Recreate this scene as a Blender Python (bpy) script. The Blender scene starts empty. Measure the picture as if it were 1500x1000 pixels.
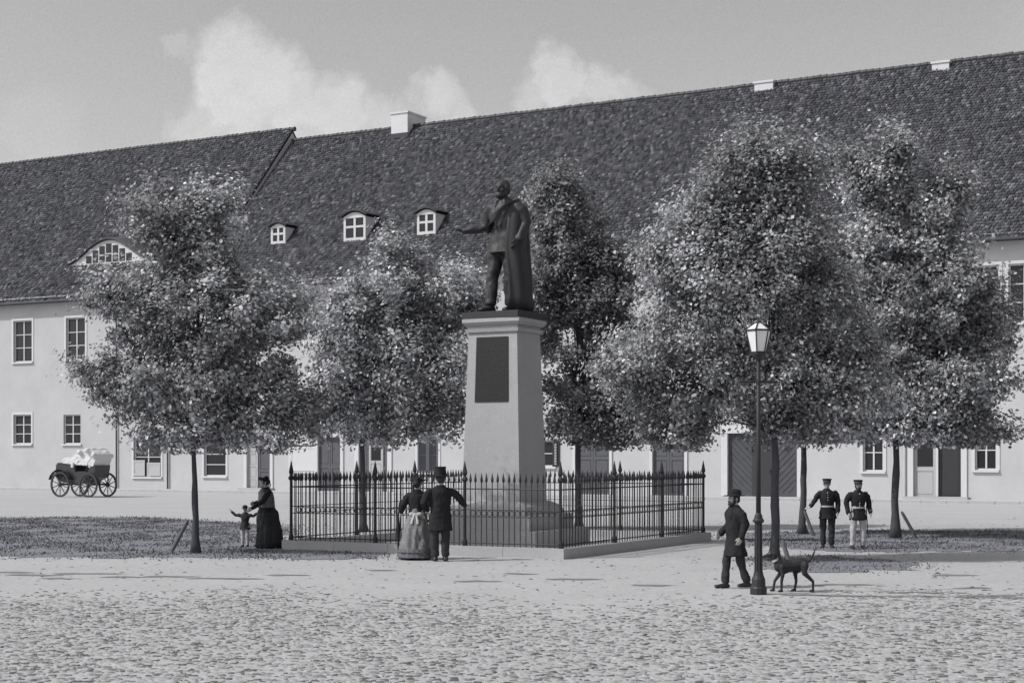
import bpy, math, random
import numpy as np
from mathutils import Vector, Matrix, noise as mnoise

R = math.radians
scene = bpy.context.scene
COL = scene.collection

# ------------------------------------------------------------------ camera
CAM_H, FPX, HZN = 2.2, 2300.0, 668.0
cam_d = bpy.data.cameras.new('camera')
cam_d.sensor_width = 36.0
cam_d.lens = FPX / 1500 * 36.0
cam_d.shift_y = 168.0 / 1500
cam_d.clip_start, cam_d.clip_end = 0.2, 6000
cam = bpy.data.objects.new('camera', cam_d)
COL.objects.link(cam)
cam.location = (0, 0, CAM_H)
cam.rotation_euler = (R(90), 0, 0)
scene.camera = cam

# ------------------------------------------------------------------ light
SUN = Vector((-0.955, -0.295, 0)).normalized()
ELEV = 46.0
SKY_STRENGTH, SUN_STRENGTH = 0.15, 2.75
world = bpy.data.worlds.new('World')
scene.world = world
world.use_nodes = True
wn, wl = world.node_tree.nodes, world.node_tree.links
wn.clear()
wout = wn.new('ShaderNodeOutputWorld')
bg = wn.new('ShaderNodeBackground')
bg.inputs['Strength'].default_value = SKY_STRENGTH
sky = wn.new('ShaderNodeTexSky')
sky.sky_type = 'NISHITA'
sky.sun_disc = False
sky.sun_elevation = R(ELEV)
sky.sun_rotation = math.atan2(SUN.x, SUN.y)
sky.air_density, sky.dust_density, sky.ozone_density = 1.0, 2.0, 1.0
bw = wn.new('ShaderNodeRGBToBW')            # the photograph is black and white
wl.new(sky.outputs[0], bw.inputs[0])
tc = wn.new('ShaderNodeTexCoord')


def wmath(op, a, b=None, c=None, clamp=False):
    n = wn.new('ShaderNodeMath')
    n.operation = op
    n.use_clamp = clamp
    for i, v in enumerate((a, b, c)):
        if v is None:
            continue
        if isinstance(v, (int, float)):
            n.inputs[i].default_value = v
        else:
            wl.new(v, n.inputs[i])
    return n.outputs[0]


def wnoise(scale, detail, rough=0.6):
    n = wn.new('ShaderNodeTexNoise')
    n.inputs['Scale'].default_value = scale
    n.inputs['Detail'].default_value = detail
    n.inputs['Roughness'].default_value = rough
    wl.new(tc.outputs['Generated'], n.inputs['Vector'])
    return n


nz = wnoise(26, 6, 0.62)
sub = wn.new('ShaderNodeVectorMath'); sub.operation = 'SUBTRACT'
wl.new(nz.outputs['Color'], sub.inputs[0]); sub.inputs[1].default_value = (0.5, 0.5, 0.5)
scl = wn.new('ShaderNodeVectorMath'); scl.operation = 'SCALE'
wl.new(sub.outputs[0], scl.inputs[0]); scl.inputs['Scale'].default_value = 0.055
warp = wn.new('ShaderNodeVectorMath'); warp.operation = 'ADD'
wl.new(tc.outputs['Generated'], warp.inputs[0]); wl.new(scl.outputs[0], warp.inputs[1])
# cumulus: direction of each puff (azimuth to the right of north, elevation) and its angular radius
PUFFS = [(345, 85, 62, 1.0), (315, 120, 45, 1.0), (385, 120, 60, 1.0), (350, 150, 55, .9), (430, 150, 55, .85), (490, 160, 55, .8),
         (265, 70, 22, .35), (290, 190, 50, .5), (550, 175, 40, .6), (630, 150, 45, .75), (660, 165, 35, .6),
         (810, 98, 42, .9), (830, 125, 48, .9), (890, 135, 45, .75), (780, 140, 40, .6), (930, 150, 30, .35),
         (60, 190, 60, .12), (1510, 40, 60, .12)]
mask = None
for cx, cy, r, w in PUFFS:
    d = Vector(((cx - 750) / FPX, 1, (HZN - cy) / FPX)).normalized()
    dist = wn.new('ShaderNodeVectorMath'); dist.operation = 'DISTANCE'
    wl.new(warp.outputs[0], dist.inputs[0]); dist.inputs[1].default_value = d
    q = wmath('DIVIDE', dist.outputs['Value'], r * .88 / FPX)
    v = wmath('SUBTRACT', 1.28, q)
    v = wmath('MULTIPLY', v, 1.7, clamp=True)
    v = wmath('MULTIPLY', v, w)
    mask = v if mask is None else wmath('MAXIMUM', mask, v)
nz2 = wnoise(70, 5, 0.65)
mod = wmath('MULTIPLY_ADD', nz2.outputs['Fac'], 0.9, 0.5)
mask = wmath('MULTIPLY', mask, mod, clamp=True)
nz3 = wnoise(900, 2, 0.7)
grain = wmath('MULTIPLY_ADD', nz3.outputs['Fac'], 0.30, 0.85)
sky_v = wmath('MULTIPLY', bw.outputs[0], grain)
cloud_v = wmath('MULTIPLY_ADD', mask, 1.0, 0.0)
SKY_LIFT = 1.0
sky_v = wmath('MULTIPLY', sky_v, SKY_LIFT)
gain = wmath('MULTIPLY', sky_v, wmath('MULTIPLY_ADD', cloud_v, 0.42, 1.0))
tint = wn.new('ShaderNodeMix'); tint.data_type = 'RGBA'; tint.blend_type = 'MULTIPLY'
tint.inputs['Factor'].default_value = 1.0
wl.new(gain, tint.inputs[6]); tint.inputs[7].default_value = (1.0, 1.0, 1.012, 1)
wl.new(tint.outputs[2], bg.inputs['Color'])
wl.new(bg.outputs[0], wout.inputs['Surface'])

sun_d = bpy.data.lights.new('sun', 'SUN')
sun_d.energy = SUN_STRENGTH
sun_d.angle = R(0.6)
sun_d.color = (1.0, 0.985, 0.96)
sun = bpy.data.objects.new('sun', sun_d)
COL.objects.link(sun)
sv = Vector((SUN.x * math.cos(R(ELEV)), SUN.y * math.cos(R(ELEV)), math.sin(R(ELEV))))
sun.rotation_euler = sv.to_track_quat('Z', 'Y').to_euler()
sun.location = (-30, -10, 60)

vs = scene.view_settings
vs.view_transform = 'Standard'
vs.look = 'None'
vs.exposure = 0.15
vs.gamma = 1.0
vs.use_curve_mapping = False

rng = np.random.default_rng(7)
random.seed(7)


# ------------------------------------------------------------------ materials
def mat(name, v, var=0.2, scale=4.0, rough=0.85, bump=0.15, bscale=None, spec=0.3, tinted=False, var2=0.0, scale2=40.0,
        tint=(1.0, 1.0, 1.03), translucent=0.0, metallic=0.0, stretch=None):
    m = bpy.data.materials.new(name)
    m.use_nodes = True
    nt = m.node_tree
    n, l = nt.nodes, nt.links
    p = n['Principled BSDF']
    out = n['Material Output']
    t = n.new('ShaderNodeTexCoord')
    src = t.outputs['Object']
    if stretch:
        mp = n.new('ShaderNodeMapping')
        mp.inputs['Scale'].default_value = stretch
        l.new(src, mp.inputs['Vector'])
        src = mp.outputs[0]

    def noise(s, d=6):
        a = n.new('ShaderNodeTexNoise')
        a.inputs['Scale'].default_value = s
        a.inputs['Detail'].default_value = d
        a.inputs['Roughness'].default_value = 0.65
        l.new(src, a.inputs['Vector'])
        return a.outputs['Fac']

    def mth(op, a, b, c=None):
        x = n.new('ShaderNodeMath')
        x.operation = op
        for i, q in enumerate((a, b, c)):
            if q is None:
                continue
            if isinstance(q, (int, float)):
                x.inputs[i].default_value = q
            else:
                l.new(q, x.inputs[i])
        return x.outputs[0]

    f = mth('MULTIPLY_ADD', noise(scale), 2 * var, 1 - var)
    if var2:
        f = mth('MULTIPLY', f, mth('MULTIPLY_ADD', noise(scale2, 3), 2 * var2, 1 - var2))
    if tinted:
        at = n.new('ShaderNodeAttribute')
        at.attribute_name = 'tint'
        f = mth('MULTIPLY', f, at.outputs['Fac'])
    f = mth('MULTIPLY', f, v)
    cx = n.new('ShaderNodeCombineXYZ')
    for i in range(3):
        l.new(mth('MULTIPLY', f, tint[i]), cx.inputs[i])
    l.new(cx.outputs[0], p.inputs['Base Color'])
    p.inputs['Roughness'].default_value = rough
    p.inputs['Specular IOR Level'].default_value = spec
    p.inputs['Metallic'].default_value = metallic
    if bump:
        b = n.new('ShaderNodeBump')
        b.inputs['Strength'].default_value = bump
        b.inputs['Distance'].default_value = 0.02
        l.new(noise(bscale or scale * 8, 4), b.inputs['Height'])
        l.new(b.outputs[0], p.inputs['Normal'])
    if translucent:
        tr = n.new('ShaderNodeBsdfTranslucent')
        l.new(cx.outputs[0], tr.inputs['Color'])
        mx = n.new('ShaderNodeMixShader')
        mx.inputs[0].default_value = translucent
        l.new(p.outputs[0], mx.inputs[1])
        l.new(tr.outputs[0], mx.inputs[2])
        l.new(mx.outputs[0], out.inputs['Surface'])
    return m


DK = (0.96, 0.98, 1.10)
M = dict(
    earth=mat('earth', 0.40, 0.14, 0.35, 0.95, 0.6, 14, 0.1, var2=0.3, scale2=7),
    bed=mat('worn_grass_and_shade', 0.21, 0.3, 0.9, 0.95, 0.6, 20, 0.1, var2=0.45, scale2=9, tint=DK),  # worn grass and soil, darkened to carry the tree shade as well
    rut_shadow=mat('rut_and_shadow_earth', 0.20, 0.4, 1.5, 0.95, 0.5, 20, 0.1, var2=0.4, scale2=8),  # dark earth for the ruts and for the lamp's painted shadow
    cobble=mat('cobble_stone', 0.34, 0.14, 6, 0.85, 0.4, 40, 0.2, tinted=True),
    pave=mat('pavement_stone', 0.44, 0.12, 1.2, 0.9, 0.3, 20, 0.2),
    kerb=mat('kerb_stone', 0.40, 0.15, 2.0, 0.9, 0.3, 20, 0.2),
    plaster=mat('lime_plaster', 0.45, 0.17, 0.5, 0.93, 0.3, 12, 0.15, var2=0.05, scale2=5),
    plaster2=mat('pale_plaster', 0.47, 0.16, 0.5, 0.93, 0.3, 12, 0.15, var2=0.05, scale2=5),
    trim=mat('painted_trim', 0.56, 0.08, 3, 0.7, 0.1, 30, 0.3),
    tile=mat('roof_tile', 0.085, 0.2, .35, 0.85, 0.4, 60, 0.2, tinted=True, tint=DK),
    gutter=mat('dark_gutter', 0.05, 0.2, 4, 0.6, 0.1, tint=DK),
    glass=mat('window_glass', 0.025, 0.2, 1.5, 0.18, 0.0, spec=0.25, tint=DK),
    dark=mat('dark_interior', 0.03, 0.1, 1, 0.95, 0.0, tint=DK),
    door=mat('door_wood', 0.10, 0.3, 3, 0.7, 0.25, 40, 0.3, tint=DK, stretch=(6, 6, 0.6)),
    door_pale=mat('pale_painted_wood', 0.40, 0.12, 3, 0.7, 0.2, 40, 0.3, stretch=(6, 6, 0.6)),
    gate=mat('gate_board_wood', 0.085, 0.35, 3, 0.8, 0.3, 40, 0.2, tint=DK, tinted=False, var2=.2, scale2=25),
    chimney=mat('limewashed_brick', 0.60, 0.08, 2, 0.9, 0.3, 20, 0.2),
    leaf=mat('tree_leaf', 0.46, 0.15, 1.2, 0.5, 0.0, spec=0.25, tinted=True, translucent=0.42, tint=(0.99, 1.0, 1.04)),
    bark=mat('tree_bark', 0.075, 0.35, 5, 0.9, 0.8, 26, 0.15, tint=DK, stretch=(3, 3, 0.7)),
    stake=mat('weathered_timber', 0.13, 0.3, 5, 0.9, 0.5, 30, 0.15, stretch=(4, 4, 0.6)),
    iron=mat('cast_iron', 0.028, 0.3, 9, 0.55, 0.25, 60, 0.35, tint=DK),
    granite=mat('pale_granite', 0.38, 0.14, 1.6, 0.8, 0.4, 60, 0.25, var2=0.4, scale2=45),
    bronze=mat('dark_bronze', 0.026, 0.4, 3.5, 0.6, 0.2, 40, 0.5, tint=DK),
    tablet=mat('dark_tablet', 0.016, 0.4, 9, 0.5, 0.6, 55, 0.35, tint=DK),
    lamp_glass=mat('milky_lamp_glass', 0.72, 0.06, 6, 0.25, 0.0, spec=0.5),
    skin=mat('skin', 0.38, 0.08, 14, 0.6, 0.05, tint=(1.03, 1.0, 0.98)),
    hair=mat('dark_hair', 0.03, 0.3, 40, 0.7, 0.4, 120, 0.3),
    black=mat('black_wool', 0.024, 0.3, 18, 0.9, 0.3, 140, 0.15, tint=DK),
    charcoal=mat('charcoal_wool', 0.04, 0.3, 18, 0.9, 0.3, 140, 0.15, tint=DK),
    grey=mat('grey_wool', 0.12, 0.35, 18, 0.9, 0.3, 140, 0.15, tint=DK),
    pale=mat('pale_cloth', 0.42, 0.12, 10, 0.9, 0.2, 100, 0.15),
    figured=mat('figured_skirt_cloth', 0.17, 0.75, 9, 0.85, 0.4, 30, 0.2, var2=0.5, scale2=22),
    leather=mat('boot_leather', 0.03, 0.2, 10, 0.45, 0.1, tint=DK),
    eye=mat('eye', 0.03, 0.05, 5, 0.2, 0.0),
    brass=mat('polished_brass', 0.6, 0.1, 9, 0.3, 0.0, spec=0.6),
    fur=mat('dark_dog_coat', 0.03, 0.35, 18, 0.7, 0.5, 130, 0.3, tint=DK),
    canvas=mat('white_canvas', 0.62, 0.08, 5, 0.9, 0.3, 20, 0.15),
    coach=mat('dark_coach_paint', 0.035, 0.2, 4, 0.3, 0.05, spec=0.5, tint=DK),
    wheelwood=mat('wheel_wood', 0.06, 0.25, 6, 0.7, 0.1, tint=DK),
    grass=mat('dry_grass', 0.13, 0.3, 3, 0.8, 0.0, tinted=True, tint=DK),
)


# ------------------------------------------------------------------ mesh builder
class MB:
    def __init__(self):
        self.v, self.f = [], []

    def add(self, vs_, fs):
        o = len(self.v)
        self.v += [tuple(p) for p in vs_]
        self.f += [tuple(i + o for i in f) for f in fs]
        return self

    def box(self, c, s, rot=None, top=1.0):
        hx, hy, hz = s[0] / 2, s[1] / 2, s[2] / 2
        P = [Vector((x * hx * (top if z > 0 else 1), y * hy * (top if z > 0 else 1), z * hz)) for z in (-1, 1) for y in (-1, 1) for x in (-1, 1)]
        if rot is not None:
            P = [rot @ p for p in P]
        c = Vector(c)
        return self.add([p + c for p in P], [(0, 2, 3, 1), (4, 5, 7, 6), (0, 1, 5, 4), (2, 6, 7, 3), (0, 4, 6, 2), (1, 3, 7, 5)])

    def bb(self, x0, x1, y0, y1, z0, z1):
        return self.box(((x0 + x1) / 2, (y0 + y1) / 2, (z0 + z1) / 2), (abs(x1 - x0), abs(y1 - y0), abs(z1 - z0)))

    def frustum(self, z0, z1, a0, b0, a1, b1, c0=(0, 0), c1=None):
        c1 = c1 or c0
        P = [(c0[0] + sx * a0 / 2, c0[1] + sy * b0 / 2, z0) for sx, sy in ((-1, -1), (1, -1), (1, 1), (-1, 1))]
        P += [(c1[0] + sx * a1 / 2, c1[1] + sy * b1 / 2, z1) for sx, sy in ((-1, -1), (1, -1), (1, 1), (-1, 1))]
        return self.add(P, [(3, 2, 1, 0), (4, 5, 6, 7), (0, 1, 5, 4), (1, 2, 6, 5), (2, 3, 7, 6), (3, 0, 4, 7)])

    def tube(self, pts, rad, seg=10, ref=None, round_=False):
        pts = [Vector(p) for p in pts]
        rr = []
        for i in range(len(pts)):
            r = rad[i] if isinstance(rad, (list, tuple)) and len(rad) == len(pts) and not (len(pts) == 2 and isinstance(rad, tuple)) else rad
            rr.append((r, r) if isinstance(r, (int, float)) else tuple(r))
        if round_:
            t0 = (pts[0] - pts[1]).normalized()
            t1 = (pts[-1] - pts[-2]).normalized()
            a0, a1 = min(rr[0]), min(rr[-1])
            p0, p1, q0, q1 = pts[0], pts[-1], rr[0], rr[-1]
            sc = lambda q, k: (q[0] * k, q[1] * k)
            pts = [p0 + t0 * a0, p0 + t0 * a0 * .87, p0 + t0 * a0 * .5] + pts + [p1 + t1 * a1 * .5, p1 + t1 * a1 * .87, p1 + t1 * a1]
            rr = [sc(q0, .02), sc(q0, .5), sc(q0, .87)] + rr + [sc(q1, .87), sc(q1, .5), sc(q1, .02)]
        o = len(self.v)
        n = len(pts)
        prev = None
        for i, p in enumerate(pts):
            t = (pts[min(i + 1, n - 1)] - pts[max(i - 1, 0)]).normalized()
            rf = Vector(ref) if ref is not None else (prev if prev is not None else (Vector((1, 0, 0)) if abs(t.x) < .9 else Vector((0, 1, 0))))
            a = rf - t * rf.dot(t)
            if a.length < 1e-4:
                a = t.orthogonal()
            a.normalize()
            prev = a
            b = t.cross(a)
            for k in range(seg):
                g = 2 * math.pi * k / seg
                self.v.append(tuple(p + a * (rr[i][0] * math.cos(g)) + b * (rr[i][1] * math.sin(g))))
        for i in range(n - 1):
            for k in range(seg):
                k2 = (k + 1) % seg
                self.f.append((o + i * seg + k, o + i * seg + k2, o + (i + 1) * seg + k2, o + (i + 1) * seg + k))
        self.f.append(tuple(o + k for k in reversed(range(seg))))
        self.f.append(tuple(o + (n - 1) * seg + k for k in range(seg)))
        return self

    def lathe(self, prof, seg=16, c=(0, 0, 0), sx=1.0, sy=1.0):
        return self.tube([(c[0], c[1], c[2] + z) for r, z in prof], [(max(r, .001) * sx, max(r, .001) * sy) for r, z in prof], seg, ref=(1, 0, 0))

    def ell(self, c, r, seg=14, rot=None):
        o = len(self.v)
        N = 8
        for i in range(N + 1):
            th = math.pi * i / N
            for k in range(seg):
                g = 2 * math.pi * k / seg
                p = Vector((r[0] * max(math.sin(th), .01) * math.cos(g), r[1] * max(math.sin(th), .01) * math.sin(g), -r[2] * math.cos(th)))
                if rot is not None:
                    p = rot @ p
                self.v.append(tuple(p + Vector(c)))
        for i in range(N):
            for k in range(seg):
                k2 = (k + 1) % seg
                self.f.append((o + i * seg + k, o + i * seg + k2, o + (i + 1) * seg + k2, o + (i + 1) * seg + k))
        self.f.append(tuple(o + k for k in reversed(range(seg))))
        self.f.append(tuple(o + N * seg + k for k in range(seg)))
        return self

    def prism(self, poly, y0, y1):           # poly in (x, z), extruded along y
        n = len(poly)
        P = [(x, y0, z) for x, z in poly] + [(x, y1, z) for x, z in poly]
        F = [tuple(range(n)), tuple(reversed(range(n, 2 * n)))]
        for i in range(n):
            j = (i + 1) % n
            F.append((i, i + n, j + n, j))
        return self.add(P, F)

    def mesh(self, name, m=None, smooth=False):
        me = bpy.data.meshes.new(name)
        me.from_pydata(self.v, [], self.f)
        me.update()
        if m is not None:
            me.materials.append(m)
        if smooth:
            me.shade_smooth()
        return me

    def build(self, name, m, parent=None, loc=(0, 0, 0), rz=0.0, smooth=False):
        return link(name, self.mesh(name, m, smooth), parent, loc, rz)


def link(name, me, parent=None, loc=(0, 0, 0), rz=0.0):
    o = bpy.data.objects.new(name, me)
    COL.objects.link(o)
    o.parent = parent
    o.location = loc
    o.rotation_euler = (0, 0, rz)
    return o


def tag(o, label=None, cat=None, group=None, kind=None):
    for k, v in (('label', label), ('category', cat), ('group', group), ('kind', kind)):
        if v:
            o[k] = v
    return o


def thing(name, label, cat, loc=(0, 0, 0), rz=0.0, group=None):
    o = bpy.data.objects.new(name, None)
    COL.objects.link(o)
    o.location = loc
    o.rotation_euler = (0, 0, rz)
    o.empty_display_size = 0.2
    return tag(o, label, cat, group)


def np_mesh(name, verts, quads, m, tints=None, smooth=False):
    me = bpy.data.meshes.new(name)
    nv, nf, k = len(verts), len(quads), quads.shape[1]
    me.vertices.add(nv)
    me.vertices.foreach_set('co', np.asarray(verts, np.float32).ravel())
    me.loops.add(nf * k)
    me.loops.foreach_set('vertex_index', np.asarray(quads, np.int32).ravel())
    me.polygons.add(nf)
    me.polygons.foreach_set('loop_start', np.arange(0, nf * k, k, dtype=np.int32))
    if tints is not None:
        a = me.attributes.new('tint', 'FLOAT', 'FACE')
        a.data.foreach_set('value', np.asarray(tints, np.float32))
    me.update(calc_edges=True)
    me.materials.append(m)
    if smooth:
        me.shade_smooth()
    return me


def remesh(name, mb, m, parent, voxel=0.012, smooth=3, fac=0.5, fold=None):
    """one continuous surface out of overlapping volumes"""
    me = mb.mesh(name)
    o = bpy.data.objects.new(name, me)
    COL.objects.link(o)
    r = o.modifiers.new('r', 'REMESH')
    r.mode = 'VOXEL'
    r.voxel_size = voxel
    if smooth:
        s = o.modifiers.new('s', 'SMOOTH')
        s.factor, s.iterations = fac, smooth
    dg = bpy.context.evaluated_depsgraph_get()
    new = bpy.data.meshes.new_from_object(o.evaluated_get(dg))
    bpy.data.objects.remove(o)
    bpy.data.meshes.remove(me)
    if fold:                                   # creases in the cloth: amplitude, frequency, how far they run along z
        amp, fr, zs = fold
        nv = len(new.vertices)
        co = np.empty(nv * 3, np.float32)
        no = np.empty(nv * 3, np.float32)
        new.vertices.foreach_get('co', co)
        new.vertex_normals.foreach_get('vector', no)
        co, no = co.reshape(-1, 3), no.reshape(-1, 3)
        ph = random.uniform(0, 50)
        dv = np.array([mnoise.noise((x * fr + ph, y * fr, z * fr * zs)) + .5 * mnoise.noise((x * fr * 2.1, y * fr * 2.1 + ph, z * fr * 2.1 * zs)) for x, y, z in co], np.float32)
        new.vertices.foreach_set('co', (co + no * (dv * amp)[:, None]).ravel())
        new.update()
    new.name = name
    new.materials.clear()
    new.materials.append(m)
    new.shade_smooth()
    return link(name, new, parent)


def gp(px, py):
    """point of the ground seen at a pixel of the 1500 x 1000 photograph"""
    Y = CAM_H * FPX / (py - HZN)
    return Vector(((px - 750) / FPX * Y, Y, 0))


# ------------------------------------------------------------------ the street line (local x along the facade, local y into the house)
P0 = Vector((-24.2, 101.2))
UX, UY = 0.8767, -0.4810
FRZ = math.atan2(UY, UX)
NX, NY = -UY, UX


def ft(px, off=0.0):
    """distance along a line parallel to the facade (off metres in front) at which a pixel column meets it"""
    r = (px - 750) / FPX
    X0, Y0 = P0.x - NX * off, P0.y - NY * off
    return (r * Y0 - X0) / (UX - r * UY)


def fz(px, py):
    t = ft(px)
    Y = P0.y + UY * t
    return CAM_H - (py - HZN) / FPX * Y


EAVE, RUN = 13.1, 10.0
SLOPE = (23.8 - EAVE) / RUN


def roof_hit(px, py, slope=SLOPE):
    rx, rz = (px - 750) / FPX, (HZN - py) / FPX
    # z = CAM_H + rz*Y ; y_loc = (rx*Y-P0x)*NX + (Y-P0y)*NY
    A = rx * NX + NY
    B = -P0.x * NX - P0.y * NY
    Y = (EAVE + slope * B - CAM_H) / (rz - slope * A)
    X = rx * Y
    d = Vector((X, Y)) - P0
    return d.x * UX + d.y * UY, d.x * NX + d.y * NY, CAM_H + rz * Y, Y


def loc_to_world(t, y, z=0.0):
    return Vector((P0.x + UX * t + NX * y, P0.y + UY * t + NY * y, z))


# ------------------------------------------------------------------ ground
g = MB().add([(-1500, -300, 0), (1500, -300, 0), (1500, 2500, 0), (-1500, 2500, 0)], [(0, 1, 2, 3)]).build('ground', M['earth'])
tag(g, kind='structure')


def sheet(name, edge_px, z, m, jag=0.25, n=40):
    """an irregular patch lying on the ground, outline given where the photo shows its edge"""
    pts = []
    E = [gp(*e) for e in edge_px]
    for i in range(len(E)):
        a, b = E[i], E[(i + 1) % len(E)]
        k = max(2, int((b - a).length / 0.35))
        for j in range(k):
            p = a.lerp(b, j / k)
            pts.append((p.x + random.uniform(-jag, jag) * .6, p.y + random.uniform(-jag, jag), z))
    o = MB().add(pts, [tuple(range(len(pts)))]).build(name, m)
    return tag(o, kind='structure')


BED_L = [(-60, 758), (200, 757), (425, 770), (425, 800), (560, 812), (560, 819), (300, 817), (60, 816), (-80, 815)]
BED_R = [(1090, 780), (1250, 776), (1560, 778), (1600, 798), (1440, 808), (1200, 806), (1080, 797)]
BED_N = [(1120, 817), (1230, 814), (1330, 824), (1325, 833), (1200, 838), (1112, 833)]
bedL = sheet('grass_and_shade_bed', BED_L, 0.008, M['bed'], .5)  # grass beds; their dark colour also paints the shade under the trees
bedR = sheet('grass_and_shade_bed', BED_R, 0.008, M['bed'], .5)
bedN = sheet('grass_and_shade_bed', BED_N, 0.008, M['bed'], .45)
rs = random.Random(5)
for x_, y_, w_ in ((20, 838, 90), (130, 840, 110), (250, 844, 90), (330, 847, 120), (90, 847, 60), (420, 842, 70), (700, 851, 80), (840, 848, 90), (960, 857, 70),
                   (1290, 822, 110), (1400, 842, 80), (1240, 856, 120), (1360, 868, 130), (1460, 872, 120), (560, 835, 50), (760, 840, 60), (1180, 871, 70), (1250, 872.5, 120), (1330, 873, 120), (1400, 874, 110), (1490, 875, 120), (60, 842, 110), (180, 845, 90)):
    sheet('rut_and_lamp_shadow', [(x_ - w_ / 2, y_), (x_ - w_ * .2, y_ - 1.2), (x_ + w_ * .2, y_ - .7), (x_ + w_ / 2, y_ + .6), (x_ + w_ * .1, y_ + 1.1), (x_ - w_ * .3, y_ + .9)], .006, M['rut_shadow'], .08)  # wheel ruts, plus the lamp's shadow streak painted as strips at the right


def in_poly(x, y, poly):
    c = np.zeros(len(x), bool)
    n = len(poly)
    for i in range(n):
        x0, y0 = poly[i]
        x1, y1 = poly[(i + 1) % n]
        hit = ((y0 > y) != (y1 > y)) & (x < (x1 - x0) * (y - y0) / (y1 - y0 + 1e-9) + x0)
        c ^= hit
    return c


def grass(polys, per_m2, hgt, name, grow=0.25):
    V, F, T = [], [], []
    base = 0
    for P in polys:
        W = [gp(*e) for e in P]
        xs, ys = [p.x for p in W], [p.y for p in W]
        n = int((max(xs) - min(xs)) * (max(ys) - min(ys)) * per_m2)
        x = rng.uniform(min(xs) - grow, max(xs) + grow, n)
        y = rng.uniform(min(ys) - grow, max(ys) + grow, n)
        k = in_poly(x + rng.normal(0, grow, n), y + rng.normal(0, grow, n), [(p.x, p.y) for p in W])
        cl = np.sin(x * 2.1 + np.sin(y * 1.7)) * np.sin(y * 1.3 + 1 + np.sin(x * .9)) + rng.normal(0, .5, n)
        k &= cl > -.1
        x, y = x[k], y[k]
        n = len(x)
        a = rng.uniform(0, 2 * np.pi, n)
        h = hgt * rng.uniform(.4, 1.3, n)
        w = 0.012 + .012 * rng.random(n)
        lx, ly = rng.normal(0, .5, n) * h, rng.normal(0, .5, n) * h
        v = np.stack([np.stack([x - np.cos(a) * w, y - np.sin(a) * w, np.full(n, .004)], 1),
                      np.stack([x + np.cos(a) * w, y + np.sin(a) * w, np.full(n, .004)], 1),
                      np.stack([x + lx, y + ly, h], 1)], 1).reshape(-1, 3)
        V.append(v)
        F.append(np.arange(3 * n).reshape(-1, 3) + base)
        T.append(rng.uniform(.4, 1.7, n))
        base += 3 * n
    me = np_mesh(name, np.concatenate(V), np.concatenate(F), M['grass'], np.concatenate(T))
    return tag(link(name, me), 'short dry grass growing in the beds under the trees', 'grass', kind='stuff')


grass([BED_L, BED_R, BED_N], 230, 0.05, 'grass', .6)


# foreground cobbles, thinning out towards the square
def cobbles():
    V, F, T = [], [], []
    y = 13.2
    row = 0
    top = ((-1, -1), (1, -1), (1, 1), (-1, 1))
    while y < 27.0:
        d = 0.054 + .0016 * (y - 13)
        lim = .36 * y + 2.5
        x = -lim + (row % 2) * .05
        while x < lim:
            w = random.uniform(.05, .12)
            edge = (y - 21.4 + 1.3 * math.sin(x * .55 + 1) + .6 * math.sin(x * 1.9)) / 4.6
            if random.random() > edge * 1.1 and random.random() > .42:
                z = random.uniform(.002, .007) * (1 if random.random() < .93 else 1.8)
                cx, cy = x + w / 2, y + random.uniform(-.012, .012)
                hw, hd = w / 2 - random.uniform(.003, .012), d / 2 - random.uniform(.002, .009)
                tl, sk = random.uniform(-.004, .004), random.uniform(-.35, .35) * d
                b = len(V)
                for k, zz in ((1, 0), (random.uniform(.6, .8), z)):
                    for ax, ay in top:
                        V.append((cx + ax * hw * k + ay * sk * .4, cy + ay * hd * k + ax * sk * .3, zz + (tl * ax + .004 if zz else 0)))
                for i in range(4):
                    j = (i + 1) % 4
                    F.append((b + i, b + j, b + 4 + j, b + 4 + i))
                F.append((b + 4, b + 5, b + 6, b + 7))
                T += [random.choice((.3, .5, .7, .85, 1, 1, 1.1)) * random.uniform(.9, 1.1)] * 5
            x += w
        y += d
        row += 1
    me = np_mesh('cobbles', np.array(V), np.array(F), M['cobble'], T)
    tag(link('cobbles', me), 'small worn cobbles paving the foreground', 'cobbles', kind='stuff')


cobbles()


# loose stones and clods on the bare earth
def clods():
    V, F, T = [], [], []
    for i in range(2600):
        Yv = random.uniform(24, 56)
        x = random.uniform(-.42, .42) * Yv
        s = random.uniform(.012, .04) * (1 if random.random() < .95 else 1.6)
        b = len(V)
        a = random.uniform(0, 3)
        ca, sa = math.cos(a), math.sin(a)
        for (qx, qy, qz) in ((-1, -.5, 0), (.2, -.9, 0), (1, .1, 0), (.1, .8, 0), (0, 0, random.uniform(.4, .7))):
            qx *= 1.5
            V.append((x + s * (qx * ca - qy * sa), Yv + s * (qx * sa + qy * ca), s * qz))
        for f in ((0, 1, 4), (1, 2, 4), (2, 3, 4), (3, 0, 4)):
            F.append((b + f[0], b + f[1], b + f[2]))
            T.append(0.0)
        tt = random.uniform(.3, .9)
        T[-4:] = [tt] * 4
    me = np_mesh('loose_stones', np.array(V), np.array(F), M['cobble'], T)
    tag(link('loose_stones', me), 'loose stones scattered over the bare earth', 'stones', kind='stuff')


clods()

# pavement along the houses
pv = MB().bb(-60, 130, -2.6, -0.004, -.05, .12).build('pavement', M['pave'], None, (P0.x, P0.y, 0), FRZ)
tag(pv, kind='structure')
kb = MB()
x = -60.0
while x < 130:
    w = random.uniform(1.0, 1.4)
    kb.bb(x + .01, x + w - .01, -2.84, -2.603, -.05, .125 + random.uniform(-.008, .008))
    x += w
kbo = kb.build('kerb_stone', M['kerb'], pv)
tag(kbo, kind='stuff')


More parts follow.
